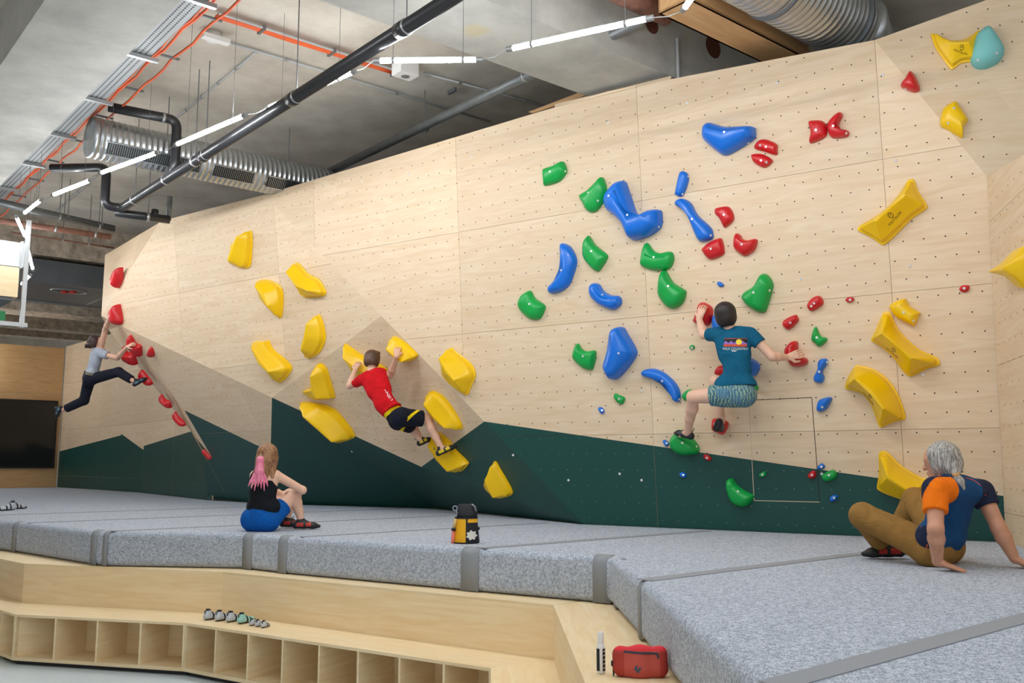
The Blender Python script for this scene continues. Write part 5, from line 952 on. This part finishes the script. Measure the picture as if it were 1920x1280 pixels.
# ---- climber in the grey T-shirt, swinging on the far left arete
def climber_grey():
    Zl = lambda x, y, d: ond(x / 3.555, 600 + y / 3.555, d)
    D0 = 15.45; J = dict(head=Zl(632, 150, D0), neck=Zl(652, 196, D0), shL=Zl(668, 205, D0 + .05), shR=Zl(680, 225, D0 - .15), elL=ond(197, 618, D0 - .15), wrL=ond(207, 592, h2[1] - .42), elR=Zl(782, 252, D0 - .2), wrR=Zl(848, 178, C_(245, 645)[1] - .25), waist=Zl(622, 330, D0), pel=Zl(600, 385, D0), hipL=Zl(598, 390, D0 + .09), hipR=Zl(600, 395, D0 - .09), knR=Zl(790, 345, D0 - .12), anR=Zl(890, 405, C_(265, 715)[1] - .48), knL=Zl(560, 535, D0 + .12), anL=Zl(424, 598, D0 + .2))
    front = unit(V(1, .35, .15)); root = empty('person', tuple(J['pel'] * V(1, 1, 0) + V(0, 0, MZ)), label='climber in a grey T-shirt and dark trousers stretched across the far left arete', cat='person')
    v = Vol(.0075); hu = unit(V(.12, 0, 1)); face = unit(V(1, .5, .35)); head(v, J['head'], hu, face); v.cap(J['neck'] - hu * .02, J['head'] - hu * .05, .054, .052, .02)
    torso(v, J['neck'], J['shL'], J['shR'], J['waist'], J['pel'], J['hipL'], J['hipR'], front)
    arm(v, J['shL'], J['elL'], J['wrL']); arm(v, J['shR'], J['elR'], J['wrR']); leg(v, J['hipL'], J['knL'], J['anL']); leg(v, J['hipR'], J['knR'], J['anR'])
    hand(v, J['wrL'], ond(211, 578, h2[1] - .42) - J['wrL'], V(1, .5, 0), 1, .7); hand(v, J['wrR'], Zl(905, 145, C_(250, 640)[1] - .2) - J['wrR'], V(.3, .8, -.6), -1, .7)
    tR, tL = Zl(985, 392, J['anR'][1] + .12), Zl(382, 655, D0 + .22)
    vol_obj('body', v, 'skin_a', root); eyes(root, J['head'], hu, face)
    up = unit(J['neck'] - J['pel']); t = Vol(.007); torso(t, J['neck'], J['shL'], J['shR'], J['waist'], J['pel'] + (J['waist'] - J['pel']) * .3, J['hipL'] + (J['waist'] - J['pel']) * .4, J['hipR'] + (J['waist'] - J['pel']) * .4, front, inf=.018)
    for sh, el, f in ((J['shL'], J['elL'], .4), (J['shR'], J['elR'], .38)): t.cap(sh, sh + (el - sh) * (f + .25), .07, .07, .03, cuts=((sh + (el - sh) * f, el - sh),))
    vol_obj('t_shirt', t, ['tee_grey', 'waist_olive'], root, lambda c: np.where((c - J['pel']) @ up < .09, 1, 0), cuts=((J['neck'] + up * .03, up), (J['pel'] + up * .04, -up)))
    p = Vol(.007); p.cap(J['hipL'], J['hipR'], .105, None, .04); p.cap(J['pel'], J['pel'] + up * .08, .118, .115, .03, cuts=((J['pel'] + up * .1, up),))
    for h, kn, an in ((J['hipL'], J['knL'], J['anL']), (J['hipR'], J['knR'], J['anR'])): p.cap(h, kn, .1, .078, .04); p.cap(kn, kn + (an - kn) * 1.1, .078, .068, .03, cuts=((kn + (an - kn) * .86, an - kn),))
    vol_obj('trousers', p, 'pants_dark', root)
    h = Vol(.006); h.cap(J['head'] - hu * .02 - face * .028, J['head'] + hu * .03 - face * .024, .1, .101, .02, cuts=((J['head'] + face * .04, face - hu * .5), (J['head'] - hu * .085, -hu)))
    for k in range(9): a = k * .7; q = J['head'] - face * (.06 + .03 * math.sin(k)) + UPZ * (.05 * math.cos(a * 1.7)) + V(0, 1, 0) * .06 * math.sin(a); h.cap(q, q - face * .035, .028, .02, .015)
    vol_obj('hair', h, 'hair_dark', root)
    shoe('climbing_shoe', Zl(905, 440, J['anR'][1]), tR, UPZ + V(-.3, 0, 0), root, ['shoe_black', 'shoe_teal']); shoe('climbing_shoe', Zl(415, 590, D0 + .2), tL, V(-1, 0, .3), root, ['shoe_black', 'shoe_teal'])
climber_grey()
# ---- seated woman with the pink ponytail
def sitter_woman():
    D0 = onz(500, 996, MZ)[1]; Zw = lambda x, y, d=0: ond(430 + x / 6.74, 820 + y / 6.74, D0 + d); zf = lambda p, z: V(p[0], p[1], MZ + z)
    J = dict(head=Zw(495, 235, -.02), neck=Zw(475, 425, -.02), shL=Zw(318, 480, -.05), shR=Zw(600, 480, .0), waist=Zw(390, 860, .0), pel=zf(Zw(400, 1080, .02), .115), hipL=zf(Zw(320, 1080, .06), .11), hipR=zf(Zw(500, 1080, .02), .11), elR=Zw(925, 665, .14), wrR=Zw(720, 700, .42), elL=Zw(560, 690, .35), wrL=Zw(730, 745, .42), knR=Zw(830, 720, .24), anR=zf(Zw(905, 1080, .26), .085), knL=Zw(760, 720, .5), anL=zf(Zw(735, 1090, .5), .085))
    front = unit(V(.55, .83, 0)); root = empty('person', tuple(J['pel'] * V(1, 1, 0) + V(0, 0, MZ)), label='woman with a pink ponytail, black tank top and blue shorts sitting on the mat', cat='person')
    v = Vol(.006); hu = unit(V(.02, .05, 1)); face = unit(V(.35, 1, .05)); head(v, J['head'], hu, face, .98); v.cap(J['neck'] - hu * .03, J['head'] - hu * .05, .05, .047, .02)
    torso(v, J['neck'], J['shL'], J['shR'], J['waist'], J['pel'], J['hipL'], J['hipR'], front, .9, sh=.052); v.cap(J['hipL'] - front * .02, J['hipR'] - front * .02, .112, None, .04)
    arm(v, J['shR'], J['elR'], J['wrR'], .92); arm(v, J['shL'], J['elL'], J['wrL'], .92)
    leg(v, J['hipR'], J['knR'], J['anR'], .95); leg(v, J['hipL'], J['knL'], J['anL'], .95)
    hand(v, J['wrR'], V(-.8, .4, -.2), V(0, -.6, -1), 1, .4, s=.92); hand(v, J['wrL'], V(.7, .3, -.1), V(0, 0, -1), 1, .4, s=.92)
    vol_obj('body', v, 'skin_b', root, cuts=((V(0, 0, MZ + .003), V(0, 0, -1)),)); eyes(root, J['head'], hu, face, .98)
    up = unit(J['neck'] - J['pel']); t = Vol(.006); torso(t, J['neck'], J['shL'], J['shR'], J['waist'], J['pel'] + up * .1, J['hipL'] + up * .12, J['hipR'] + up * .12, front, .9, inf=.012, sh=.052)
    la = unit(J['shR'] - J['shL'])
    vol_obj('tank_top', t, 'tank_black', root, cuts=((J['neck'] - up * .075, up), (J['shR'] - la * .02 - up * .06, la + up * .8), (J['shL'] + la * .02 - up * .06, -la + up * .8), (J['pel'] + up * .055, -up)))
    la = unit(J['shR'] - J['shL'])
    for q in (-1, 1):
        a = J['neck'] + la * q * .085 - up * .1 - front * .085; one('shoulder_strap', 'tank_black', lambda m: m.tube([a, a + up * .06 + front * .01, a + up * .115 + front * .05, a + up * .12 + front * .1], .007, 8), root, True)
    s_ = Vol(.006); s_.cap(J['hipL'] - front * .02, J['hipR'] - front * .02, .12, None, .04); s_.cap(J['pel'], J['pel'] + up * .1, .115, .108, .03, cuts=((J['pel'] + up * .105, up),))
    for h, kn, f in ((J['hipL'], J['knL'], .5), (J['hipR'], J['knR'], .55)): s_.cap(h, h + (kn - h) * (f + .2), .105, .086, .03, cuts=((h + (kn - h) * f, kn - h),))
    vol_obj('shorts', s_, 'shorts_blue', root, cuts=((V(0, 0, MZ + .002), V(0, 0, -1)),))
    h = Vol(.005); h.cap(J['head'] - hu * .02 - face * .026, J['head'] + hu * .028 - face * .024, .1, .1, .02, cuts=((J['head'] + face * .045, face - hu * .4), (J['head'] - hu * .1, -hu)))
    for q, x in ((-1, 0), (1, 0)): h.cap(J['head'] + la * q * .06 - hu * .02 - face * .02, J['head'] + la * q * .075 - hu * .2 - face * .05, .045, .026, .02)
    h.cap(J['head'] - face * .06 - hu * .05, J['head'] - face * .07 - hu * .18, .07, .05, .03); vol_obj('hair', h, 'hair_blond', root)
    pt = J['head'] - face * .1 + hu * .03; po = Vol(.0045); po.chain([pt, pt - face * .03 - hu * .06, pt - face * .035 - hu * .17, pt - face * .03 - hu * .25], [.016, .034, .042, .03], .02)
    for k in range(7): q = pt - face * .035 - hu * .2 + la * (k - 3) * .014; po.chain([q, q - hu * .06 + la * (k - 3) * .01, q - hu * (.11 + .02 * (k % 3)) + la * (k - 3) * .016 - face * .005], [.016, .012, .004], .006)
    o, _ = vol_obj('ponytail', po, ['hair_pink', 'hair_blond'], root, lambda c: np.where((c - pt) @ hu > -.03, 1, 0)); one('hair_tie', 'tie_black', lambda m: m.tube([pt + hu * .012 + face * .02, pt - hu * .006 - face * .014], .021, 14), o, True)
    for an, dx in ((J['anR'], V(.9, .25, 0)), (J['anL'], V(.9, .4, 0))): d_ = unit(dx); he = zf(an - d_ * .05, .009); shoe('climbing_shoe', he, he + d_ * .235, UPZ, root, ['shoe_black', 'shoe_red'])
sitter_woman()
# ---- seated man with the grey ponytail, leaning back on his hands
def sitter_man():
    D0 = onz(1772, 1060, MZ)[1]; Zm = lambda x, y, d=0: ond(1580 + x / 4.415, 810 + y / 4.415, D0 + d); zf = lambda p, z: V(p[0], p[1], MZ + z)
    hl, hr = onz(1762, 1070, MZ), onz(1922, 1066, MZ)
    J = dict(head=Zm(815, 245, -.12), neck=Zm(905, 400, -.16), shL=Zm(765, 470, -.3), shR=Zm(1150, 490, -.05), waist=Zm(860, 850, .0), pel=zf(Zm(800, 1040, .06), .12), hipL=zf(Zm(735, 1010, -.02), .11), hipR=zf(Zm(850, 1000, .2), .11), elL=Zm(770, 800, -.4), wrL=V(hl[0] - .01, hl[1], MZ + .055), elR=Zm(1290, 790, -.14), wrR=V(hr[0] - .05, hr[1] + .02, MZ + .06), knL=Zm(165, 690, .28), anL=zf(Zm(330, 960, .42), .1), knR=Zm(600, 560, .62), anR=zf(Zm(420, 960, .75), .1))
    front = unit(V(-.5, .8, .45)); root = empty('person', tuple(J['pel'] * V(1, 1, 0) + V(0, 0, MZ)), label='grey-haired man with a ponytail sitting on the mat leaning back on his hands', cat='person')
    v = Vol(.006); hu = unit(V(-.1, .1, 1)); face = unit(V(-.75, .75, .05)); head(v, J['head'], hu, face, 1.03); v.cap(J['neck'] - hu * .02, J['head'] - hu * .05, .06, .056, .02)
    torso(v, J['neck'], J['shL'], J['shR'], J['waist'], J['pel'], J['hipL'], J['hipR'], front, 1.05)
    arm(v, J['shL'], J['elL'], J['wrL'], 1.1); arm(v, J['shR'], J['elR'], J['wrR'], 1.1); leg(v, J['hipL'], J['knL'], J['anL'], 1.02); leg(v, J['hipR'], J['knR'], J['anR'], 1.02)
    hand(v, J['wrL'], V(.85, -.35, -.32), V(.1, 0, -1), 1, .03, .35, 1.05); hand(v, J['wrR'], V(.75, -.3, -.45), V(.1, 0, -1), 1, .03, .3, 1.05)
    vol_obj('body', v, 'skin_c', root, cuts=((V(0, 0, MZ + .001), V(0, 0, -1)),)); eyes(root, J['head'], hu, face, 1.03)
    up = unit(J['neck'] - J['pel']); la = unit(J['shR'] - J['shL']); t = Vol(.006); torso(t, J['neck'], J['shL'], J['shR'], J['waist'], J['pel'] + up * .05, J['hipL'] + up * .08, J['hipR'] + up * .08, front, 1.05, inf=.018, fl=.74)
    for sh, el, f in ((J['shL'], J['elL'], .58), (J['shR'], J['elR'], .4)): t.cap(sh, sh + (el - sh) * (f + .2), .078, .07, .03, cuts=((sh + (el - sh) * f, el - sh),))
    nb = J['neck']; sl = J['shL']; la_ = la
    def reg(c):
        x = (c - nb) @ la_; z = (c - nb) @ up; armd = unit(J['elL'] - J['shL']); bk = (c - nb) @ front
        left = x < -.1; stripe = left & (np.abs(((c - sl) @ front) - .035) < .028)
        r = np.where(left & (z > -.3), 2, 0); r = np.where(stripe & (z > -.33), 1, r); r = np.where((x > .15) & (z > -.2), 1, r); side = (x < -.095) & (z <= -.3); r = np.where(side, 1, r)
        return r
    o, vq = vol_obj('knit_shirt', t, ['knit_blue', 'knit_navy', 'knit_orange'], root, reg, cuts=((V(0, 0, MZ + .012), V(0, 0, -1)), (J['pel'] + up * .0, -up)))
    tr = bvh(vq); dv = unit(V(.12, 1, 0)); exs = unit(np.cross(dv, UPZ))
    for pts in ([(1015, 375), (1075, 395), (1130, 430), (1185, 525)], [(668, 680), (630, 790), (580, 885)], [(700, 930), (690, 985), (655, 1050)]):
        q = []
        for x, y in pts:
            d = unit(ray(1580 + x / 4.415, 810 + y / 4.415)); h = tr.ray_cast(Vector(CAM), Vector(d))
            if h[0] is not None: q.append(V(*h[0]) - d * .002)
        if len(q) > 1: one('piping', 'print_orange', lambda m: m.tube(q, .0035, 6), o, True)
    p = Vol(.006); p.cap(J['hipL'], J['hipR'], .12, None, .04); p.cap(J['pel'], J['pel'] + up * .07, .13, .12, .03, cuts=((J['pel'] + up * .1, up),))
    for h, kn, an in ((J['hipL'], J['knL'], J['anL']), (J['hipR'], J['knR'], J['anR'])): p.cap(h, kn, .112, .083, .04); p.cap(kn, kn + (an - kn) * 1.1, .085, .068, .03, cuts=((kn + (an - kn) * .93, an - kn),))
    vol_obj('trousers', p, 'pants_tan', root, cuts=((V(0, 0, MZ + .003), V(0, 0, -1)),))
    h = Vol(.005); h.cap(J['head'] - hu * .01 - face * .024, J['head'] + hu * .034 - face * .022, .104, .104, .02, cuts=((J['head'] + face * .052, face - hu * .35), (J['head'] - hu * .09, -hu)))
    kn_ = Zm(938, 350, -.26); h.cap(J['head'] - face * .05 - hu * .01, kn_, .075, .022, .03); vol_obj('hair', h, 'hair_grey', root)
    po = Vol(.0045); e_ = Zm(985, 490, -.26); po.chain([kn_, kn_ + (e_ - kn_) * .4, kn_ + (e_ - kn_) * .75], [.018, .034, .03], .012)
    for k in range(5): q = kn_ + (e_ - kn_) * .7 + V(1, .2, 0) * (k - 2) * .009; po.cap(q, q + (e_ - kn_) * (.3 + .06 * (k % 3)), .013, .004, .006)
    po_, _ = vol_obj('ponytail', po, 'hair_grey', root); d_ = unit(e_ - kn_); one('hair_tie', 'tie_tan', lambda m: m.tube([kn_ - d_ * .012, kn_ + d_ * .014], .022, 14), po_, True)
    for an, toe in ((J['anL'], Zm(160, 985, .42)), (J['anR'], Zm(260, 960, .8))):
        to = zf(toe, .012); he = zf(an, .012); he = to + unit(he - to) * .26; shoe('climbing_shoe', he, to, UPZ, root, ['shoe_black', 'shoe_red'], 1.05)
sitter_man()
# ------------------------------------------------------------------ small things on the mat and the bench
plain('bucket_black', (26, 28, 34), .75, bump=.3, bscale=18); plain('bucket_yellow', (244, 178, 14), .7, bump=.25, bscale=18); plain('patch_cream', (226, 222, 212), .8); plain('brush_pink', (232, 120, 104), .5); plain('brush_wood', (206, 176, 112), .6); plain('strap_grey', (150, 156, 170), .6)
def ring_body(name, mats, levels, parent, region=None, n=36, squash=1.0, ang=0.0, wob=0.0):
    """soft bag: stacked wobbly rings (cx, cy, z, rx, ry)"""
    vs = []; fs = []; mi = []
    for i, (cx, cy, z, rx, ry) in enumerate(levels):
        for k in range(n):
            t = 2 * math.pi * k / n; w_ = 1 + wob * math.sin(3 * t + i * 1.3) + wob * .6 * math.sin(7 * t + i * 2.1)
            x, y = rx * w_ * math.cos(t), ry * w_ * math.sin(t); vs.append(V(cx + x * math.cos(ang) - y * math.sin(ang), cy + x * math.sin(ang) + y * math.cos(ang), z))
    for i in range(len(levels) - 1):
        for k in range(n): fs.append((i * n + k, i * n + (k + 1) % n, (i + 1) * n + (k + 1) % n, (i + 1) * n + k)); mi.append(region(i, k / n) if region else 0)
    fs.append(tuple(range(n))[::-1]); mi.append(0); fs.append(tuple(range((len(levels) - 1) * n, len(levels) * n))); mi.append(0)
    return mesh_obj(name, vs, fs, mats, parent, True, mi)
def chalk_bucket():
    b = onz(874, 1018, MZ); px_ = b[1] / FPX; root = empty('chalk_bucket', tuple(b), label='black and yellow roll-top chalk bucket standing on the mat edge', cat='chalk bag')
    R = .105; lv = [(b[0], b[1], MZ + .002, R * .97, R * .8), (b[0], b[1], MZ + .012, R * 1.04, R * .86), (b[0], b[1], MZ + .06, R, R * .84), (b[0], b[1], MZ + .12, R * .95, R * .8), (b[0], b[1], MZ + .17, R * .9, R * .78), (b[0], b[1], MZ + .205, R * .88, R * .76)]
    # k/n runs counter-clockwise from +x; the camera sees 0.5 .. 1.0
    def reg(i, f): return 1 if (.44 < f < .74 and i >= 1) or (.77 < f < .98 and i == 4) else 0
    ring_body('bucket_body', ['bucket_black', 'bucket_yellow'], lv, root, reg, wob=.012)
    c2 = [(b[0] + .004, b[1], MZ + .2, .085, .072), (b[0] + .006, b[1], MZ + .24, .082, .06), (b[0] + .006, b[1], MZ + .28, .086, .045), (b[0] + .004, b[1], MZ + .305, .078, .028), (b[0], b[1], MZ + .318, .055, .014)]
    ring_body('roll_top', 'bucket_black', c2, root, wob=.03)
    one('closure_strap', 'strap_grey', lambda m: m.tube([b + V(.045, -.03, .318), b + V(.07, -.045, .3), b + V(.083, -.05, .26)], .005, 6), root, True)
    q = b + V(-.09, -.05, .285); one('buckle', 'strap_grey', lambda m: m.tube([q + V(.018 * math.cos(t * .7), -.004, .018 * math.sin(t * .7)) for t in range(10)], .005, 6), root, True); one('buckle_strap', 'strap_grey', lambda m: m.tube([q + V(.008, 0, -.015), q + V(.018, 0, -.045)], .007, 6), root, True)
    one('top_band', 'bucket_black', lambda m: m.tube([b + V(0, 0, .2), b + V(0, 0, .212)], .096, 30, False), root, True)
    fl = []; cx, cz = .048, .07
    for k in range(56):
        t = 2 * math.pi * k / 56; r = .037 + .006 * math.cos(7 * t + .6); x = cx + r * math.cos(t) * 1.05; z = cz + r * math.sin(t) * .95; y = -R * .84 * math.sqrt(max(.02, 1 - (x / (R * 1.01)) ** 2)) - .006; fl.append(b + V(x, y, z))
    one('flower_patch', 'patch_cream', lambda m: m.prism(fl, V(.001, -.003, 0)), root)
    br = b + V(-.105, -.05, 0); one('side_brush', 'brush_wood', lambda m: m.tube([br + V(.02, 0, .2), br + V(.005, -.005, .12)], [.014, .012], 10), root, True); one('side_brush', 'brush_pink', lambda m: m.tube([br + V(.004, -.005, .11), br + V(-.002, -.01, .03), br + V(-.004, -.012, .004)], [.013, .013, .011], 10), root, True)
    one('brush_loop', 'bucket_black', lambda m: m.tube([br + V(.003, -.005, .105), br + V(.006, -.005, .125)], .018, 12), root, True); one('side_loop', 'bucket_black', lambda m: m.box(b + V(.105, -.02, .12), .014, .02, .02), root)
chalk_bucket()
def bottle():
    b = onz(1127, 1262, ZL); root = empty('chalk_bottle', tuple(b), label='slim white liquid chalk bottle with black label on the ledge', cat='bottle'); r = .0205
    one('bottle_body', 'white_plastic', lambda m: m.tube([b + V(0, 0, z) for z in (.001, .006, .118, .128, .136)], [r * .9, r, r, r * .85, r * .72], 28), root, True)
    one('cap', 'white_plastic', lambda m: m.tube([b + V(0, 0, z) for z in (.134, .138, .187, .191)], [r * .68, r * .7, r * .68, r * .55], 28), root, True)
    for a0, a1 in ((-1.25, -.1), (-3.0, -1.95)):
        vs = []; n = 10
        for z in (.014, .116):
            for k in range(n + 1): a = a0 + (a1 - a0) * k / n; vs.append(b + V((r + .0006) * math.cos(a), (r + .0006) * math.sin(a), z))
        mesh_obj('label', vs, [(k, k + 1, n + 2 + k, n + 1 + k) for k in range(n)], 'black_plastic', root, True)
    for k in range(5):
        z = .024 + k * .019; vs = [b + V((r + .001) * math.cos(a), (r + .001) * math.sin(a), z + dz) for a, dz in ((-1.1, 0), (-.75, .003), (-.5, .001), (-.5, .005), (-.75, .008), (-1.1, .004))]; mesh_obj('label_mark', vs, [(0, 1, 4, 5), (1, 2, 3, 4)], 'patch_cream', root)
bottle()
plain('pouch_red', (190, 78, 66), .7, bump=.35, bscale=14); plain('pouch_dark', (172, 54, 42), .7, bump=.35, bscale=14); plain('pouch_top', (222, 36, 48), .7); plain('zip_dark', (44, 48, 62), .6); plain('logo_grey', (66, 72, 90), .6)
def pouch():
    a, b = onz(1152, 1270, ZL), onz(1250, 1272, ZL); ex = unit(b - a); ey = V(-ex[1], ex[0], 0); W = np.linalg.norm(b - a); c = (a + b) / 2 + ey * .03; root = empty('chalk_pouch', tuple(c), label='red zipped pouch with a dark diamond emblem lying on the ledge', cat='pouch')
    Hh = .138; v = Vol(.004)
    v.cap(c - ex * (W / 2 - .04) + V(0, 0, .042), c + ex * (W / 2 - .04) + V(0, 0, .042), .042, None, .02, (ey, .95)); v.cap(c - ex * (W / 2 - .03) + V(0, 0, .1), c + ex * (W / 2 - .028) + V(0, 0, .104), .03, None, .03, (ey, .9)); v.cap(c - ex * (W / 2 - .035) + V(0, 0, .05), c - ex * (W / 2 - .03) + V(0, 0, .1), .036, .03, .03); v.cap(c + ex * (W / 2 - .03) + V(0, 0, .04), c + ex * (W / 2 - .028) + V(0, 0, .105), .036, .028, .03); v.cap(c + V(0, 0, .04), c + V(0, 0, .1), .05, .034, .05, (ex, .98))
    def reg(p): x = (p - c) @ ex; return np.where(p[:, 2] > ZL + .121, 2, np.where((x < -W / 2 + .045) | (x > W / 2 - .03), 1, 0))
    o, vq = vol_obj('pouch_body', v, ['pouch_red', 'pouch_dark', 'pouch_top'], root, reg, cuts=((V(0, 0, ZL + .002), V(0, 0, -1)),)); tr = bvh(vq)
    def lay(name, mat, poly, lift): pts, fs = grid_patch(poly, 12); on_mesh(o, tr, name, mat, pts, c, ex, UPZ, ey, lift, fs)
    lay('zip', 'zip_dark', [(-W / 2 + .045, .113), (W / 2 - .035, .106), (W / 2 - .035, .115), (-W / 2 + .045, .122)], .002); lay('zip_pull', 'zip_dark', [(W / 2 - .042, .09), (W / 2 - .034, .09), (W / 2 - .033, .108), (W / 2 - .044, .108)], .004)
    lay('emblem', 'logo_grey', [(-.03, .046), (-.014, .026), (.004, .048), (-.004, .056), (-.01, .047), (-.018, .05), (-.012, .059), (-.02, .062)], .0025)
    q = c - ex * (W / 2 + .006) + V(0, 0, .05); one('clip', 'black_plastic', lambda m: (m.box(q + V(0, -.01, .01), .018, .014, .022), m.box(q + V(.002, -.01, -.022), .008, .01, .045)), root)
pouch()
def loose_shoe(base, d, label, mats, s=1.0, group=None, lean=0.0):
    root = empty('climbing_shoe', tuple(base), label=label, cat='shoe', group=group); d = unit(V(d[0], d[1], 0)); lat = V(-d[1], d[0], 0); z = base[2]
    v = Vol(.004); P = lambda x, y, h: V(base[0], base[1], z) + d * x * s + lat * y * s + V(0, 0, h * s)
    v.cap(P(-.1, 0, .04), P(-.02, 0, .045), .034 * s, .038 * s, .02); v.cap(P(-.02, 0, .036), P(.06, 0, .03), .04 * s, .036 * s, .02, (UPZ, .85)); v.cap(P(.06, 0, .028), P(.11, -.006, .02), .034 * s, .022 * s, .02, (UPZ, .8)); v.cap(P(-.085, 0, .05), P(-.075, 0, .088), .032 * s, .033 * s, .02)
    def reg(p): x = (p - base) @ d / s; h = (p[:, 2] - z) / s; return np.where((h < .018) | (x > .1) | (np.abs(x + .03) < .012) | (np.abs(x - .025) < .012) | (h > .105), 0, 1)
    vol_obj('upper', v, mats, root, reg, cuts=((V(0, 0, z + .001), V(0, 0, -1)),))
    one('opening', mats[0], lambda m: m.tube([P(-.078, 0, .112), P(-.077, 0, .122)], [.027 * s, .022 * s], 14), root, True); one('pull_loop', mats[0], lambda m: m.tube([P(-.115, 0, .07), P(-.13, 0, .09), P(-.125, 0, .105), P(-.108, 0, .1)], .004, 6), root, True)
plain('shoe_silver', (186, 192, 200), .4); plain('shoe_mint', (150, 204, 192), .45)
for k, (u, v, lb) in enumerate([(399, 1160, 'silver and black climbing shoe at the left end of the bench row'), (420, 1162, 'silver climbing shoe, second from the left on the bench'), (441, 1164, 'silver climbing shoe, third from the left on the bench'), (462, 1167, 'mint and silver climbing shoe in the middle of the bench row'), (476, 1171, 'small grey climbing shoe, third from the right on the bench'), (487, 1173, 'small grey climbing shoe, second from the right on the bench'), (498, 1175, 'small grey climbing shoe at the right end of the bench row')]):
    p = onz(u, v, ZS); loose_shoe(p, (.45, .9) if k < 4 else (.2, 1), lb, ['shoe_black', 'shoe_mint' if k == 3 else 'shoe_silver'], .78 if k < 4 else .5, 'shoes on the bench')
for u, v, d, lb in ((13, 957, (-.5, -.9), 'white and black striped climbing shoe at the far left of the mat'), (33, 954, (.5, .9), 'upright-looking dark climbing shoe beside the striped one on the mat')):
    loose_shoe(onz(u, v, MZ), d, lb, ['shoe_black', 'shoe_silver'], 1.0, 'shoes on the mat')
